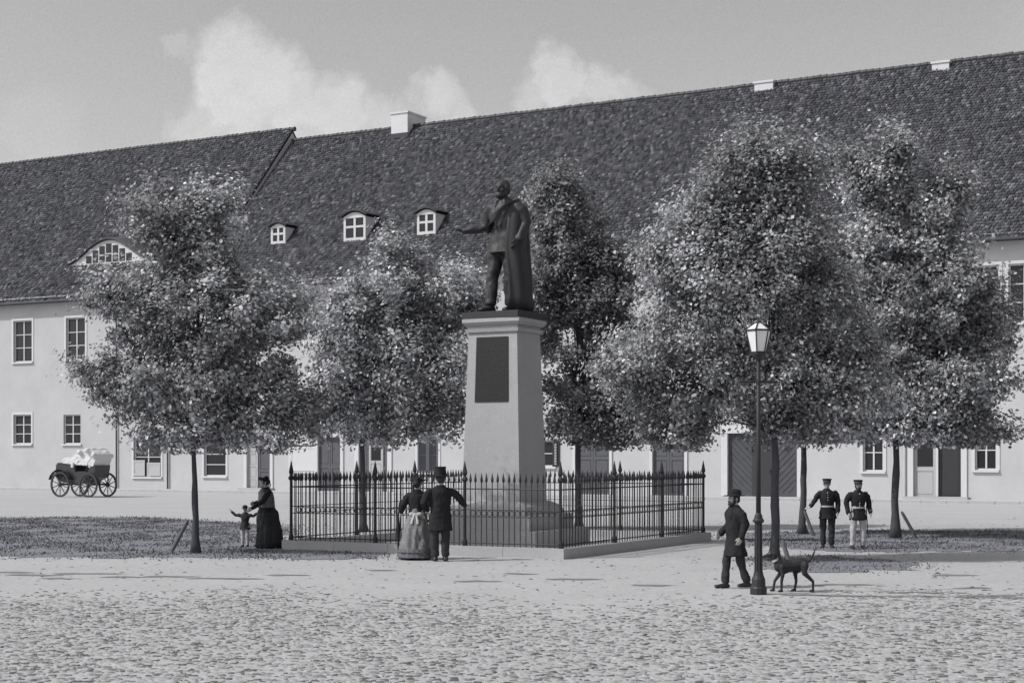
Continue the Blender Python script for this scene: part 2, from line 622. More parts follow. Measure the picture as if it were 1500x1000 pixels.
# ------------------------------------------------------------------ houses
def wall_holes(mb, x0, x1, z0, z1, holes, y=0.0, depth=0.28):
    xs = sorted({x0, x1, *[h[0] for h in holes], *[h[1] for h in holes]})
    zs = sorted({z0, z1, *[h[2] for h in holes], *[h[3] for h in holes]})
    for i in range(len(xs) - 1):
        for j in range(len(zs) - 1):
            cx, cz = (xs[i] + xs[i + 1]) / 2, (zs[j] + zs[j + 1]) / 2
            if any(h[0] < cx < h[1] and h[2] < cz < h[3] for h in holes):
                continue
            mb.add([(xs[i], y, zs[j]), (xs[i + 1], y, zs[j]), (xs[i + 1], y, zs[j + 1]), (xs[i], y, zs[j + 1])], [(0, 1, 2, 3)])
    for a, b, c, d in holes:
        for q in ([(a, c), (a, d)], [(a, d), (b, d)], [(b, d), (b, c)], [(b, c), (a, c)]):
            (xa, za), (xb, zb) = q
            mb.add([(xa, y, za), (xb, y, zb), (xb, y + depth, zb), (xa, y + depth, za)], [(0, 1, 2, 3)])


def window(house, a, b, c, d, cols, rows, trim=True, sill=True, y=0.12, half_blind=0.0, fw=.075, bar=.05):
    """casement: frame and bars, a pane in every light, a sill and a plaster surround"""
    fr = MB()
    fr.bb(a, b, y, y + .07, c, c + fw)
    fr.bb(a, b, y, y + .07, d - fw, d)
    fr.bb(a, a + fw, y + .001, y + .069, c + fw, d - fw)
    fr.bb(b - fw, b, y + .001, y + .069, c + fw, d - fw)
    iw, ih = (b - a - 2 * fw), (d - c - 2 * fw)
    for i in range(1, cols):
        xx = a + fw + iw * i / cols
        wd = bar * (1.6 if cols == 2 or i * 2 == cols else 1)
        fr.bb(xx - wd / 2, xx + wd / 2, y - .012, y + .06, c + fw, d - fw)
    for j in range(1, rows):
        zz = c + fw + ih * j / rows
        fr.bb(a + fw, b - fw, y - .006, y + .055, zz - bar / 2, zz + bar / 2)
    w = fr.build('window', M['trim'], house)
    pm = MB().box((0, 0, 0), (iw / cols - bar * .9, .012, ih / rows - bar * .9)).mesh('pane', M['glass'])
    for i in range(cols):
        for j in range(rows):
            p = link('pane', pm, w, (a + fw + iw * (i + .5) / cols, y + .04, c + fw + ih * (j + .5) / rows))
            p.rotation_euler = (random.uniform(-.012, .012), 0, random.uniform(-.012, .012))
    if half_blind:
        MB().bb(a + fw, b - fw, y + .075, y + .09, d - fw - ih * half_blind, d - fw).build('blind', M['pale'], w)
    if sill:
        MB().bb(a - .12, b + .12, -.12, y, c - .11, c - .002).build('sill', M['trim'], w)
    if trim:
        t = MB()
        for (q0, q1, q2, q3) in ((a - .15, a, c, d + .15), (b, b + .15, c, d + .15), (a, b, d, d + .15)):
            t.bb(q0, q1, -.035, -.002, q2, q3)
        t.build('surround', M['trim'], w)
    return w


def panel_leaf(house, a, b, c, d, m, y=.1, panels=((.08, .42), (.5, .92)), top_glass=False, name='door', label=None):
    df = MB()
    df.bb(a, b, y + .03, y + .07, c, d)
    w, h = b - a, d - c
    st = min(.13, w * .16)
    df.bb(a, a + st, y, y + .028, c, d)
    df.bb(b - st, b, y, y + .028, c, d)
    zz = [0] + [q for p in panels for q in p] + [1]
    for k in range(0, len(zz), 2):
        df.bb(a + st, b - st, y + .001, y + .028, c + h * zz[k], c + h * zz[k + 1])
    o = df.build(name, m, house)
    if label:
        o['label'] = label
    for i, p in enumerate(panels):
        g_ = top_glass and i == len(panels) - 1
        MB().bb(a + st + .04, b - st - .04, y + .012, y + .029, c + h * p[0] + .04, c + h * p[1] - .04).build('pane' if g_ else 'panel', M['glass'] if g_ else m, o)
    return o


def surround(house, a, b, c, d, w=.22, m='trim', y0=-.07):
    s = MB()
    s.bb(a - w, a, y0, -.002, c, d)
    s.bb(b, b + w, y0, -.002, c, d)
    s.bb(a - w - .04, b + w + .04, y0 - .03, -.002, d, d + w * 1.2)
    return s.build('surround', M[m], house)


def shutter_leaf(parent, a, b, c, d, m, slats=True):
    s = MB()
    y0, y1 = -.055, -.006
    s.bb(a, a + .09, y0, y1, c, d)
    s.bb(b - .09, b, y0, y1, c, d)
    s.bb(a + .09, b - .09, y0 + .001, y1, c, c + .12)
    s.bb(a + .09, b - .09, y0 + .001, y1, d - .12, d)
    o = s.build('shutter', m, parent)
    if slats:
        n = 14
        sm = MB().box((0, 0, 0), (b - a - .18, .012, (d - c - .24) / n * 1.1), Matrix.Rotation(R(35), 3, 'X')).mesh('slat', m)
        for i in range(n):
            link('slat', sm, o, ((a + b) / 2, -.03, c + .12 + (d - c - .24) * (i + .5) / n))
    else:
        MB().bb(a + .09, b - .09, y0 + .02, y1, c + .12, d - .12).build('panel', m, o)
    return o


def tiles_mesh(x0f, x1f, s0, s1, slope, z_eave, ov, tw=.19, row=.235):
    """beaver-tail tiles laid in courses; x limits may depend on the course"""
    ang = math.atan(slope)
    ca, sa = math.cos(ang), math.sin(ang)
    n_rows = int((s1 - s0) / row)
    C = []
    for r in range(n_rows):
        s = s0 + r * row
        a, b = x0f, x1f
        xs = np.arange(a + (r % 2) * tw / 2, b, tw)
        C.append(np.stack([xs, np.full(len(xs), s)], 1))
    C = np.concatenate(C)
    n = len(C)
    xw = tw * rng.uniform(.40, .485, n)
    ln = row * rng.uniform(1.15, 1.3, n)
    drop = rng.normal(0, .016, n)
    lift = rng.uniform(.05, .085, n)
    skew = rng.normal(0, .012, n)
    prof = [(-1, 1.0, 0), (-1, .12, 1), (-.55, -.02, 1), (.55, -.02, 1), (1, .12, 1), (1, 1.0, 0)]
    top = []
    for (px, ps, pl) in prof:
        X = C[:, 0] + px * xw + skew
        S = C[:, 1] + drop + ps * ln
        L = pl * lift + (1 - pl) * .012 + skew * px
        top.append((X, S, L))
    bot = [(X, S, np.zeros(n)) for (X, S, L) in top[1:5]]
    P = []
    for (X, S, L) in top + bot:
        P.append(np.stack([X, -ov + S * ca - L * sa, z_eave - ov * slope + S * sa + L * ca], 1))
    V = np.stack(P, 1).reshape(-1, 3)
    base = (np.arange(n) * 10)[:, None]
    q = np.array([[0, 1, 4, 5], [1, 2, 3, 4], [1, 6, 7, 2], [2, 7, 8, 3], [3, 8, 9, 4]])
    F = (base[:, None, :] + q[None]).reshape(-1, 4)
    t = np.repeat(rng.choice([.5, .7, .85, 1.0, 1.2, 1.5, 2.1], n, p=[.14, .18, .2, .2, .15, .09, .04]), 5)
    return V, F, t


def house(name, label, t0, t1, ridge_z, plaster, holes, eyebrow=False):
    """two storeys of plaster under a steep tiled roof; local x from t0 to t1"""
    root = thing(name, label, 'house', (P0.x, P0.y, 0), FRZ, 'old houses lining the square')
    slope = (ridge_z - EAVE) / RUN
    w = MB()
    wall_holes(w, t0, t1, 0, EAVE - .1, holes)
    w.add([(t0, 0, 0), (t0, 2 * RUN, 0), (t0, 2 * RUN, EAVE - .1), (t0, RUN, ridge_z - .25), (t0, 0, EAVE - .1)], [(4, 3, 2, 1, 0)])
    w.add([(t1, 0, 0), (t1, 2 * RUN, 0), (t1, 2 * RUN, EAVE - .1), (t1, RUN, ridge_z - .25), (t1, 0, EAVE - .1)], [(0, 1, 2, 3, 4)])
    w.add([(t0, 2 * RUN, 0), (t1, 2 * RUN, 0), (t1, 2 * RUN, EAVE - .1), (t0, 2 * RUN, EAVE - .1)], [(3, 2, 1, 0)])
    w.build('wall', plaster, root)
    # rooms behind the openings stay dark
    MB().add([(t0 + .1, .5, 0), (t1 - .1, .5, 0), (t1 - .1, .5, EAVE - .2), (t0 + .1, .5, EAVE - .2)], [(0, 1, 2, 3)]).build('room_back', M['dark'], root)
    # cornice and gutter
    c = MB()
    c.bb(t0, t1, -.16, -.002, EAVE - .62, EAVE - .42)
    c.bb(t0, t1, -.30, -.003, EAVE - .419, EAVE - .26)
    c.build('cornice', M['trim'], root)
    ov = .55
    gz = EAVE - ov * slope
    gt = MB().tube([(t0, -ov - .05, gz - .02), (t1, -ov - .05, gz - .02)], .085, 8)
    gt.build('gutter', M['gutter'], root)
    # roof deck
    th = .12
    rf = MB()
    for sg in (0, 1):
        f = (lambda y: y) if sg == 0 else (lambda y: 2 * RUN - y)
        a = (f(-ov), EAVE - ov * slope)
        b = (RUN, ridge_z)
        P = [(t0, a[0], a[1]), (t1, a[0], a[1]), (t1, b[0], b[1]), (t0, b[0], b[1])]
        P += [(x_, y_, z_ - th) for x_, y_, z_ in P]
        fs = [(0, 1, 2, 3), (7, 6, 5, 4), (0, 4, 5, 1), (1, 5, 6, 2), (3, 7, 4, 0)]
        rf.add(P, fs if sg == 0 else [tuple(reversed(q)) for q in fs])
    ro = rf.build('roof', M['gutter'], root)
    L = math.hypot(RUN + ov, ridge_z - EAVE + ov * slope)
    V, F, T = tiles_mesh(t0 + .13, t1 - .05, 0.0, L - .05, slope, EAVE, ov)
    tag(link('roof_tiles', np_mesh('roof_tiles', V, F, M['tile'], T), ro), kind='stuff')
    rc = MB()
    x_ = t0
    while x_ < t1 - .2:
        dz = random.uniform(-.02, .02)
        rc.tube([(x_, RUN, ridge_z - .02 + dz), (x_ + .42, RUN, ridge_z + dz)], [.14, .165], 8)
        x_ += .38
    tag(rc.build('ridge_tiles', M['gutter'], ro), kind='stuff')
    return root, ro, slope


def op(px0, px1, py0, py1=None):
    pc = (px0 + px1) / 2
    return [ft(px0), ft(px1), max(.02, fz(pc, py1)) if py1 is not None else .0, fz(pc, py0)]


T_SPLIT = ft(288)
UP0, UP1 = fz(110, 527), fz(110, 465)
S0 = .13                                         # doors stand on the pavement

up_left = [op(20, 47, 465, 527), op(97, 125, 465, 527), op(203, 231, 465, 527)]
up_right = [[ft(p) - .72, ft(p) + .72, UP0, UP1] for p in (316, 378, 560, 630, 800, 868, 980, 1055, 1116, 1180, 1279, 1374, 1441, 1500)]
for h in up_left:
    h[2], h[3] = UP0, UP1

W1 = op(93, 118, 607, 650)
W0 = op(20, 46, 607, 650)
W2 = op(196, 236, 640, 698)
W3 = op(299, 331, 648, 697)
D1 = op(362, 396, 640, 700); D1[2] = S0
W4 = op(426, 462, 635, 690)
D2 = op(466, 499, 640, 700); D2[2] = S0
D3 = op(526, 568, 645, 700); D3[2] = S0
W5 = op(612, 642, 640, 692)
W6 = op(776, 812, 645, 683)
D4 = op(843, 893, 642, 700); D4[2] = S0
D5 = op(956, 1003, 642, 700); D5[2] = S0
G1 = op(1066, 1168, 634, 700); G1[2] = S0
W7 = op(1264, 1294, 635, 690)
D6 = op(1338, 1408, 634, 700); D6[2] = S0
W8 = op(1428, 1460, 630, 688)
W9 = op(1505, 1540, 628, 688)

left, left_roof, left_slope = house('terraced_house', 'plastered house at the left under the higher tiled roof with the eyebrow dormer', -34.0, T_SPLIT, 24.6,
                                    M['plaster'], up_left + [W0, W1, W2])
right, right_roof, right_slope = house('terraced_house', 'long pale house behind the monument, under the tiled roof with three small dormers', T_SPLIT + .004, 78.0, 23.8,
                                       M['plaster2'], up_right + [W3, D1, W4, D2, D3, W5, W6, D4, D5, G1, W7, D6, W8, W9])

for h in up_left:
    window(left, *h, 2, 3)
for h in up_right:
    window(right, *h, 2, 3)
window(left, *W0, 2, 3, half_blind=.5)
window(left, *W1, 2, 3, trim=False, half_blind=.5)
w2 = window(left, *W2, 2, 2, trim=True)
a, b, c, d = W2
shutter_leaf(w2, a - .02 + .03, a + (b - a) * .42, c + .05, c + (d - c) * .42, M['pale'], False)
shutter_leaf(w2, a + (b - a) * .5, b - .04, c + .05, c + (d - c) * .36, M['pale'], False)
window(right, *W3, 1, 3, half_blind=.0)
# doorway with folded-back leaf
a, b, c, d = D1
surround(right, *D1)
panel_leaf(right, a, a + (b - a) * .42, c, d, M['door_pale'], panels=((.05, .2), (.24, .44), (.48, .68), (.72, .95)), label='pale panelled door leaf standing ajar')
panel_leaf(right, a + (b - a) * .46, b, c, d - .6, M['door'], panels=((.05, .42), (.48, .94)))
MB().bb(a, b, .08, .14, d - .6, d - .48).build('transom', M['trim'], right)
MB().bb(a - .3, b + .3, -.55, -.002, .121, .121 + .14).build('doorstep', M['kerb'], right)
# closed pale shutters
a, b, c, d = W4
w4 = window(right, *W4, 2, 2)
shutter_leaf(w4, a + .02, b - .02, c + .02, c + (d - c) * .66, M['trim'], False)
shutter_leaf(w4, a + .02, b - .02, c + (d - c) * .7, d - .02, M['trim'], False)
surround(right, *D2)
panel_leaf(right, D2[0], (D2[0] + D2[1]) / 2 - .01, D2[2], D2[3], M['door'])
panel_leaf(right, (D2[0] + D2[1]) / 2 + .01, D2[1], D2[2], D2[3], M['door'])
surround(right, *D3, w=.3)
a, b, c, d = D3
panel_leaf(right, a, a + (b - a) * .3, c, d, M['door'])
panel_leaf(right, a + (b - a) * .31, a + (b - a) * .8, c, d, M['door_pale'], panels=((.06, .55), (.6, .88)), top_glass=True, label='pale door leaf with a small window')
panel_leaf(right, a + (b - a) * .81, b, c, d, M['door'])
a, b, c, d = W5
w5 = window(right, *W5, 2, 2)
shutter_leaf(w5, a + .01, (a + b) / 2 - .01, c + .01, d - .01, M['grey'])
shutter_leaf(w5, (a + b) / 2 + .01, b - .01, c + .01, d - .01, M['grey'])
window(right, *W6, 2, 2)
shutter_leaf(right, W6[1] - .1, W6[1] + .34, W6[2], W6[3], M['charcoal'])
for D in (D4, D5):
    a, b, c, d = D
    surround(right, *D, w=.16)
    panel_leaf(right, a, (a + b) / 2 - .008, c, d, M['door'], panels=((.05, .32), (.37, .62), (.68, .95)))
    panel_leaf(right, (a + b) / 2 + .008, b, c, d, M['door'], panels=((.05, .32), (.37, .62), (.68, .95)))
# carriage gate with diagonal boards
a, b, c, d = G1
surround(right, a, b, c, d, w=.34)
for sgn, (ga, gb) in ((1, (a, (a + b) / 2 - .012)), (-1, ((a + b) / 2 + .012, b))):
    gl = MB()
    gl.bb(ga, ga + .14, .12, .2, c, d)
    gl.bb(gb - .14, gb, .12, .2, c, d)
    gl.bb(ga + .14, gb - .14, .121, .2, c, c + .2)
    gl.bb(ga + .14, gb - .14, .121, .2, d - .16, d)
    gl.bb(ga + .14, gb - .14, .18, .205, c + .2, d - .16)
    go = gl.build('gate_leaf', M['gate'], right)
    W_, H_ = gb - ga - .28, d - c - .36
    n = 13
    x0_, z0_ = ga + .14, c + .2
    for i in range(n):
        # strip between two 45-degree lines, clipped to the leaf
        k0, k1 = (W_ + H_) * i / n + .02, (W_ + H_) * (i + 1) / n - .02
        poly = []
        for k_ in (k0, k1):
            p = (min(k_, W_), max(0, k_ - W_))
            q = (max(0, k_ - H_), min(k_, H_))
            poly.append((p, q))
        pts = [poly[0][0], poly[1][0]]
        if k0 < W_ < k1:
            pts = [poly[0][0], (W_, 0), poly[1][0]]
        pts += [poly[1][1]]
        if k0 < H_ < k1:
            pts += [(0, H_)]
        pts += [poly[0][1]]
        if sgn < 0:
            pts = [(W_ - x_, z_) for x_, z_ in reversed(pts)]
        dy = random.uniform(-.012, .012)
        MB().prism([(x0_ + x_, z0_ + z_) for x_, z_ in pts], .14 + dy, .178).build('board', M['gate'], go)
# wicket in the gate
wa, wb = ft(1101), ft(1132)
wk = MB().bb(wa, wb, .07, .118, c + .02, c + 2.9)
wo = wk.build('wicket_door', M['coach'], right)
MB().bb(wa - .15, wb + .15, .03, .118, c + 2.9, c + 3.15).build('lintel', M['coach'], wo)
MB().bb(wb - .2, wb - .12, .02, .068, c + 1.2, c + 1.4).build('handle', M['iron'], wo)
window(right, *W7, 2, 2)
a, b, c, d = D6
surround(right, *D6, w=.28)
m_ = a + (b - a) * .47
panel_leaf(right, a, m_, c, d, M['door_pale'], panels=((.06, .42), (.48, .95)), top_glass=True, label='pale door leaf with a tall dark pane')
MB().bb(m_, m_ + .1, .06, .16, c, d).build('door_post', M['trim'], right)
panel_leaf(right, m_ + .1, b, c, d, M['coach'], y=.2, panels=((.05, .95),), label='dark recessed door leaf')
MB().bb(a - .4, b + .4, -.5, -.002, .121, .24).build('doorstep', M['kerb'], right)
window(right, *W8, 2, 2)
window(right, *W9, 2, 2)
for px_, hh in ((172, left), (247, left), (1326, right), (-20, left)):
    t_ = ft(px_)
    MB().tube([(t_, -.10, .13), (t_, -.10, 12.2), (t_, -.42, 12.5)], .05, 8).build('downpipe', M['gutter' if px_ != 1326 else 'plaster2'], hh)


# dormers on the long roof
def dormer(house_, px, py_top, py_bot, wpx, slope):
    t, y, z, Y = roof_hit(px, py_bot, slope)
    w = wpx * Y / FPX / UX
    h = (py_bot - py_top) * Y / FPX
    y -= .05
    fr = MB()
    a_, b_, fw = t - w / 2, t + w / 2, .16
    n = 8
    arc = [(a_ + w * i / n, z + h * .84 + h * .16 * math.sin(math.pi * i / n)) for i in range(n + 1)]
    fr.bb(a_, a_ + fw, y, y + .1, z, z + h * .84)
    fr.bb(b_ - fw, b_, y, y + .1, z, z + h * .84)
    fr.bb(a_ + fw, b_ - fw, y + .001, y + .1, z, z + .2)
    fr.prism([(a_, z + h * .8), (b_, z + h * .8)] + list(reversed(arc)), y - .01, y + .1)
    fr.bb(t - .075, t + .075, y + .01, y + .09, z + .2, z + h * .8)
    fr.bb(a_ + fw, b_ - fw, y + .012, y + .09, z + h * .46, z + h * .46 + .13)
    do = fr.build('dormer', M['trim'], house_)
    pw = (w - 2 * fw - .15) / 2
    for sx in (a_ + fw + pw / 2, b_ - fw - pw / 2):
        for (z0_, z1_) in ((z + .2, z + h * .46), (z + h * .46 + .13, z + h * .8)):
            MB().bb(sx - pw / 2 + .005, sx + pw / 2 - .005, y + .05, y + .065, z0_ + .005, z1_ - .005).build('pane', M['glass'], do)
    ck = MB()
    back = lambda zz: (zz - z) / slope + y + .05
    for xx, s_ in ((a_, -1), (b_, 1)):
        poly = [(xx, y + .101, z - .1), (xx, back(z + h * .84) + .3, z + h * .84), (xx, y + .101, z + h * .84)]
        o2 = [(x_ - s_ * .08, y_, z_) for x_, y_, z_ in poly]
        ck.add(poly + o2, [(0, 1, 2), (5, 4, 3), (0, 3, 4, 1), (1, 4, 5, 2), (2, 5, 3, 0)])
    ck.build('cheek', M['chimney'], do)
    rr = MB()
    top = [(a_ - .16 + (w + .32) * i / n, z + h * .86 + h * .18 * math.sin(math.pi * i / n)) for i in range(n + 1)]
    P = [(x_, y - .18, z_) for x_, z_ in top] + [(x_, back(z_) + .4, z_ + .05) for x_, z_ in top]
    P += [(x_, y_, z_ + .09) for x_, y_, z_ in P]
    k = n + 1
    F = []
    for i in range(n):
        F += [(i, i + 1, k + i + 1, k + i), (2 * k + i + 1, 2 * k + i, 3 * k + i, 3 * k + i + 1), (i + 1, i, 2 * k + i, 2 * k + i + 1)]
    rr.add(P, F)
    rr.build('dormer_roof', M['gutter'], do)
    return do


dormer(right, 408, 328, 358, 23, right_slope)
dormer(right, 520, 311, 353, 34, right_slope)
dormer(right, 625, 307, 344, 28, right_slope)


def eyebrow(house_, px0, px1, py_bot, py_top, slope):
    t0_, y, z, Y = roof_hit(px0, py_bot, slope)
    t1_ = roof_hit(px1, py_bot, slope)[0]
    h = (py_bot - py_top) * Y / FPX
    y -= .08
    w = t1_ - t0_
    n = 24
    cur = [math.sin(math.pi * i / n) ** 1.6 for i in range(n + 1)]
    arc = [(t0_ + w * i / n, z + .05 + h * cur[i]) for i in range(n + 1)]
    holes = []
    fr = MB()
    do = fr.prism([(t0_, z - .12), (t1_, z - .12)] + list(reversed(arc)), y + .03, y + .1).build('eyebrow_dormer', M['trim'], house_)
    N = 7
    for i in range(N):
        c_ = .22 + .56 * (i + .5) / N
        x0_, x1_ = t0_ + w * (c_ - .032), t0_ + w * (c_ + .032)
        hh = min(math.sin(math.pi * (c_ - .03)) ** 1.6, math.sin(math.pi * (c_ + .03)) ** 1.6) * h - .18
        if hh < .35:
            continue
        if hh > 1.0:
            MB().bb(x0_, x1_, y + .005, y + .029, z + .12, z + hh * .47).build('pane', M['glass'], do)
            MB().bb(x0_, x1_, y + .005, y + .029, z + hh * .47 + .09, z + hh).build('pane', M['glass'], do)
        else:
            MB().bb(x0_, x1_, y + .005, y + .029, z + .12, z + hh).build('pane', M['glass'], do)
    MB().bb(t0_ - .2, t1_ + .2, y - .1, y + .1, z - .3, z - .121).build('sill', M['trim'], do)
    rr = MB()
    P = [(x_, y - .15, z_ + .02) for x_, z_ in arc] + [(x_, (z_ - z) / slope + y + .6 + .9 * cur[i], z_ + .12 + .3 * cur[i]) for i, (x_, z_) in enumerate(arc)]
    P += [(x_, y_, z_ + .11) for x_, y_, z_ in P]
    k = n + 1
    F = []
    for i in range(n):
        F += [(i, i + 1, k + i + 1, k + i), (2 * k + i + 1, 2 * k + i, 3 * k + i, 3 * k + i + 1), (i + 1, i, 2 * k + i, 2 * k + i + 1)]
    rr.add(P, F)
    rr.build('dormer_roof', M['gutter'], do, smooth=True)


eyebrow(left, 100, 216, 391, 358, left_slope)


# chimneys on the ridge
def chimney(px, py_top, py_base, wpx, dep, cap=True):
    """front face seen at px..px+wpx"""
    y_ = RUN - dep * .35
    t0_ = ft(px, -y_)
    t1_ = ft(px + wpx, -y_)
    Y = loc_to_world(t0_, y_).y
    zt = CAM_H + (HZN - py_top) * Y / FPX
    zb = CAM_H + (HZN - py_base) * Y / FPX
    s = MB()
    s.bb(t0_, t1_, y_, y_ + dep, zb - .5, zt)
    o = s.build('chimney', M['chimney'], right_roof)
    MB().bb(t0_ - .06, t1_ + .06, y_ - .06, y_ + dep + .06, zt, zt + .12).build('chimney_cap', M['chimney'], o)
    MB().bb(t0_ - .05, t1_ + .05, y_ - .05, y_ - .001, zb - .5, zb + .06).build('flashing', M['gutter'], o)


chimney(573, 168, 198, 24, 2.2)
chimney(1105, 123, 136, 27, 1.4)
chimney(1365, 94, 107, 25, 1.4)


# ------------------------------------------------------------------ trees
def tree(label, px, py, lobes, n_cl, n_leaf, trunk_r, top_py, lean=0.0, spread=.27, leaf=.125, depth=.9, seed=1, bright=1.0, tlow=None):
    g_ = np.random.default_rng(seed)
    n_cl, n_leaf, leaf = int(n_cl * 1.25), int(n_leaf * 1.05), leaf * 1.18
    rd = random.Random(seed)
    base = gp(px, py)
    Y = base.y
    k = Y / FPX
    root = thing('leafy_tree', label, 'tree', base, 0, 'trees planted round the monument')
    L = []
    for lb in lobes:
        cx, cy, rx, ry = lb[:4]
        dy = lb[4] if len(lb) > 4 else 0.0
        L.append(((cx - px) * k, dy, CAM_H + (HZN - cy - 10) * k, rx * .86 * k, (rx * .5 + ry * .5) * k * depth * .9, ry * .84 * k))
    vol = np.array([l[3] * l[4] * l[5] for l in L])
    vol = vol ** .8
    vol /= vol.sum()
    cc = np.array([(l[0], l[1], l[2]) for l in L])
    rr_ = np.array([(l[3], l[4], l[5]) for l in L])
    cen = np.average(cc, axis=0, weights=vol)
    # boughs on the envelope of the crown, leaf sprays round each bough, a looser filling between them
    area = sum(l[3] * l[5] for l in L)
    nb = max(24, int(area / .30))
    bi = np.concatenate([np.arange(len(L)), np.arange(len(L)), g_.choice(len(L), max(1, nb - 2 * len(L)), p=vol)])
    nb = len(bi)
    bd_ = g_.normal(size=(nb, 3))
    bd_ /= np.linalg.norm(bd_, axis=1)[:, None]
    B = cc[bi] + bd_ * rr_[bi] * g_.uniform(.5, .95, nb)[:, None]
    BR = g_.uniform(.45, .9, nb) * (.55 + .05 * math.sqrt(area)) * 1.05
    bt = g_.uniform(.7, 1.3, nb)
    own = g_.choice(nb, n_cl, p=BR ** 2 / (BR ** 2).sum())
    d = g_.normal(size=(n_cl, 3))
    d[:, 2] += .35
    d /= np.linalg.norm(d, axis=1)[:, None]
    rad = g_.uniform(.55, 1.0, n_cl)
    sprig = g_.random(n_cl) < .14
    rad = np.where(sprig, g_.uniform(1.05, 1.4, n_cl), rad)
    C = B[own] + d * (BR[own] * rad)[:, None] * np.array([1, 1, .8])
    loose = g_.random(n_cl) < .46
    idx = g_.choice(len(L), n_cl, p=vol)
    d2 = g_.normal(size=(n_cl, 3))
    d2 /= np.linalg.norm(d2, axis=1)[:, None]
    C = np.where(loose[:, None], cc[idx] + d2 * rr_[idx] * (g_.uniform(.2, 1.0, n_cl) ** .5)[:, None], C)
    out = d * .85 + (C - cen) / (np.linalg.norm(C - cen, axis=1)[:, None] + 1e-6) * .45
    out[:, 2] += .3
    ctint = bt[own] * g_.uniform(.75, 1.25, n_cl)
    m = n_leaf // n_cl
    ci = np.repeat(np.arange(n_cl), m)
    n = len(ci)
    sp = spread * np.where(sprig, .5, g_.uniform(.45, .95, n_cl))[ci]
    off = g_.normal(size=(n, 3)) * sp[:, None] * np.array([1, 1, .72])
    # sprays point outwards
    off += out[ci] * (np.abs(g_.normal(size=n)) * .22)[:, None]
    p = C[ci] + off
    if tlow is not None:
        zl = CAM_H + (HZN - tlow) * k
        p[:, 2] = np.where(p[:, 2] < zl, zl + g_.uniform(-.15, .35, n), p[:, 2])
    nrm = out[ci] * .9 + g_.normal(size=(n, 3)) * .6 + np.array([-.15, -.1, .35])
    nrm /= np.linalg.norm(nrm, axis=1)[:, None]
    ld = g_.normal(size=(n, 3)) + np.array([0, 0, -.45]) + out[ci] * .4
    ld -= nrm * (ld * nrm).sum(1)[:, None]
    ld /= np.linalg.norm(ld, axis=1)[:, None]
    wd = np.cross(nrm, ld)
    ln = leaf * g_.uniform(.65, 1.35, n)
    wi = ln * g_.uniform(.28, .42, n)
    fold = (wi * g_.uniform(.05, .5, n))[:, None] * nrm
    V = np.stack([p - ld * (ln * .5)[:, None], p + wd * wi[:, None] + fold, p + ld * (ln * .5)[:, None], p - wd * wi[:, None] + fold], 1).reshape(-1, 3)
    b = (np.arange(n) * 4)[:, None]
    F = np.concatenate([b + np.array([[0, 1, 2]]), b + np.array([[0, 2, 3]])], 1).reshape(-1, 3)
    tn = g_.choice([.35, .6, .9, 1.2, 1.7], n, p=[.2, .25, .25, .2, .1]) * g_.uniform(.85, 1.15, n) * ctint[ci] * bright
    tn = np.repeat(tn, 2)
    crown = link('crown', np_mesh('crown', V, F, M['leaf'], tn), root)
    crown['kind'] = 'stuff'
    # trunk
    zt = CAM_H + (HZN - top_py) * k
    tk = MB()
    pts, rads = [], []
    N = 22
    wx = wy = 0.0
    for i in range(N + 1):
        f = i / N
        wx += rd.uniform(-.018, .018)
        wy += rd.uniform(-.018, .018)
        pts.append((cen[0] * max(0, f - .45) * .8 + lean * f + wx, wy, -.03 + (cen[2] + (zt - cen[2]) * .45) * f))
        rads.append(trunk_r * (1 + .75 * math.exp(-f * 22)) * (1 - .62 * f) * rd.uniform(.9, 1.12))
    tk.tube(pts, rads, 12)
    for q in range(len(tk.v)):
        v_ = Vector(tk.v[q])
        nn = mnoise.noise(Vector((v_.x * 14, v_.y * 14, v_.z * 2.2))) * .22
        ax = Vector(pts[min(N, q // 12)])
        tk.v[q] = tuple(ax + (v_ - ax) * (1 + nn))
    tk.build('trunk', M['bark'], root, smooth=True)
    lim = MB()
    order = g_.permutation(n_cl)[:34]
    for j in order:
        t_ = rd.uniform(.42, .95)
        a_ = Vector(pts[int(t_ * N)])
        e = Vector(C[j])
        if e.z < a_.z - .4:
            a_ = Vector(pts[int(.42 * N)])
        mid = a_.lerp(e, .5) + Vector((rd.uniform(-.15, .15), rd.uniform(-.15, .15), .12 * (e - a_).length))
        r0 = trunk_r * .36
        lim.tube([a_, a_.lerp(mid, .5) + Vector((0, 0, .04)), mid, e], [r0, r0 * .75, r0 * .5, r0 * .16], 6)
    lim.build('branches', M['bark'], root, smooth=True)
    return root


tree('leafy tree left of the railing, between the leaning stake and the woman with a child', 287, 810,
     [(262, 352, 58, 52), (318, 405, 66, 70), (215, 455, 75, 75), (300, 470, 115, 110), (380, 500, 62, 85), (195, 570, 62, 62), (290, 580, 110, 75),
      (400, 575, 58, 65), (425, 590, 34, 45), (252, 315, 30, 25), (318, 318, 24, 26), (160, 560, 32, 34), (175, 440, 30, 24), (295, 630, 90, 25), (415, 470, 25, 40)],
     420, 84000, .075, 300, seed=11, leaf=.078, tlow=655, spread=.24)
tree('leafy tree behind the railing, between the left corner tree and the monument', 533, 778,
     [(575, 400, 55, 55), (560, 470, 90, 90), (520, 540, 75, 95), (610, 520, 85, 110), (660, 560, 48, 85), (490, 590, 45, 55), (590, 610, 95, 45),
      (580, 362, 22, 20), (500, 460, 40, 50), (645, 445, 55, 55), (675, 425, 30, 40)],
     380, 76000, .09, 370, seed=12, leaf=.098, tlow=652, spread=.3, bright=1.15)
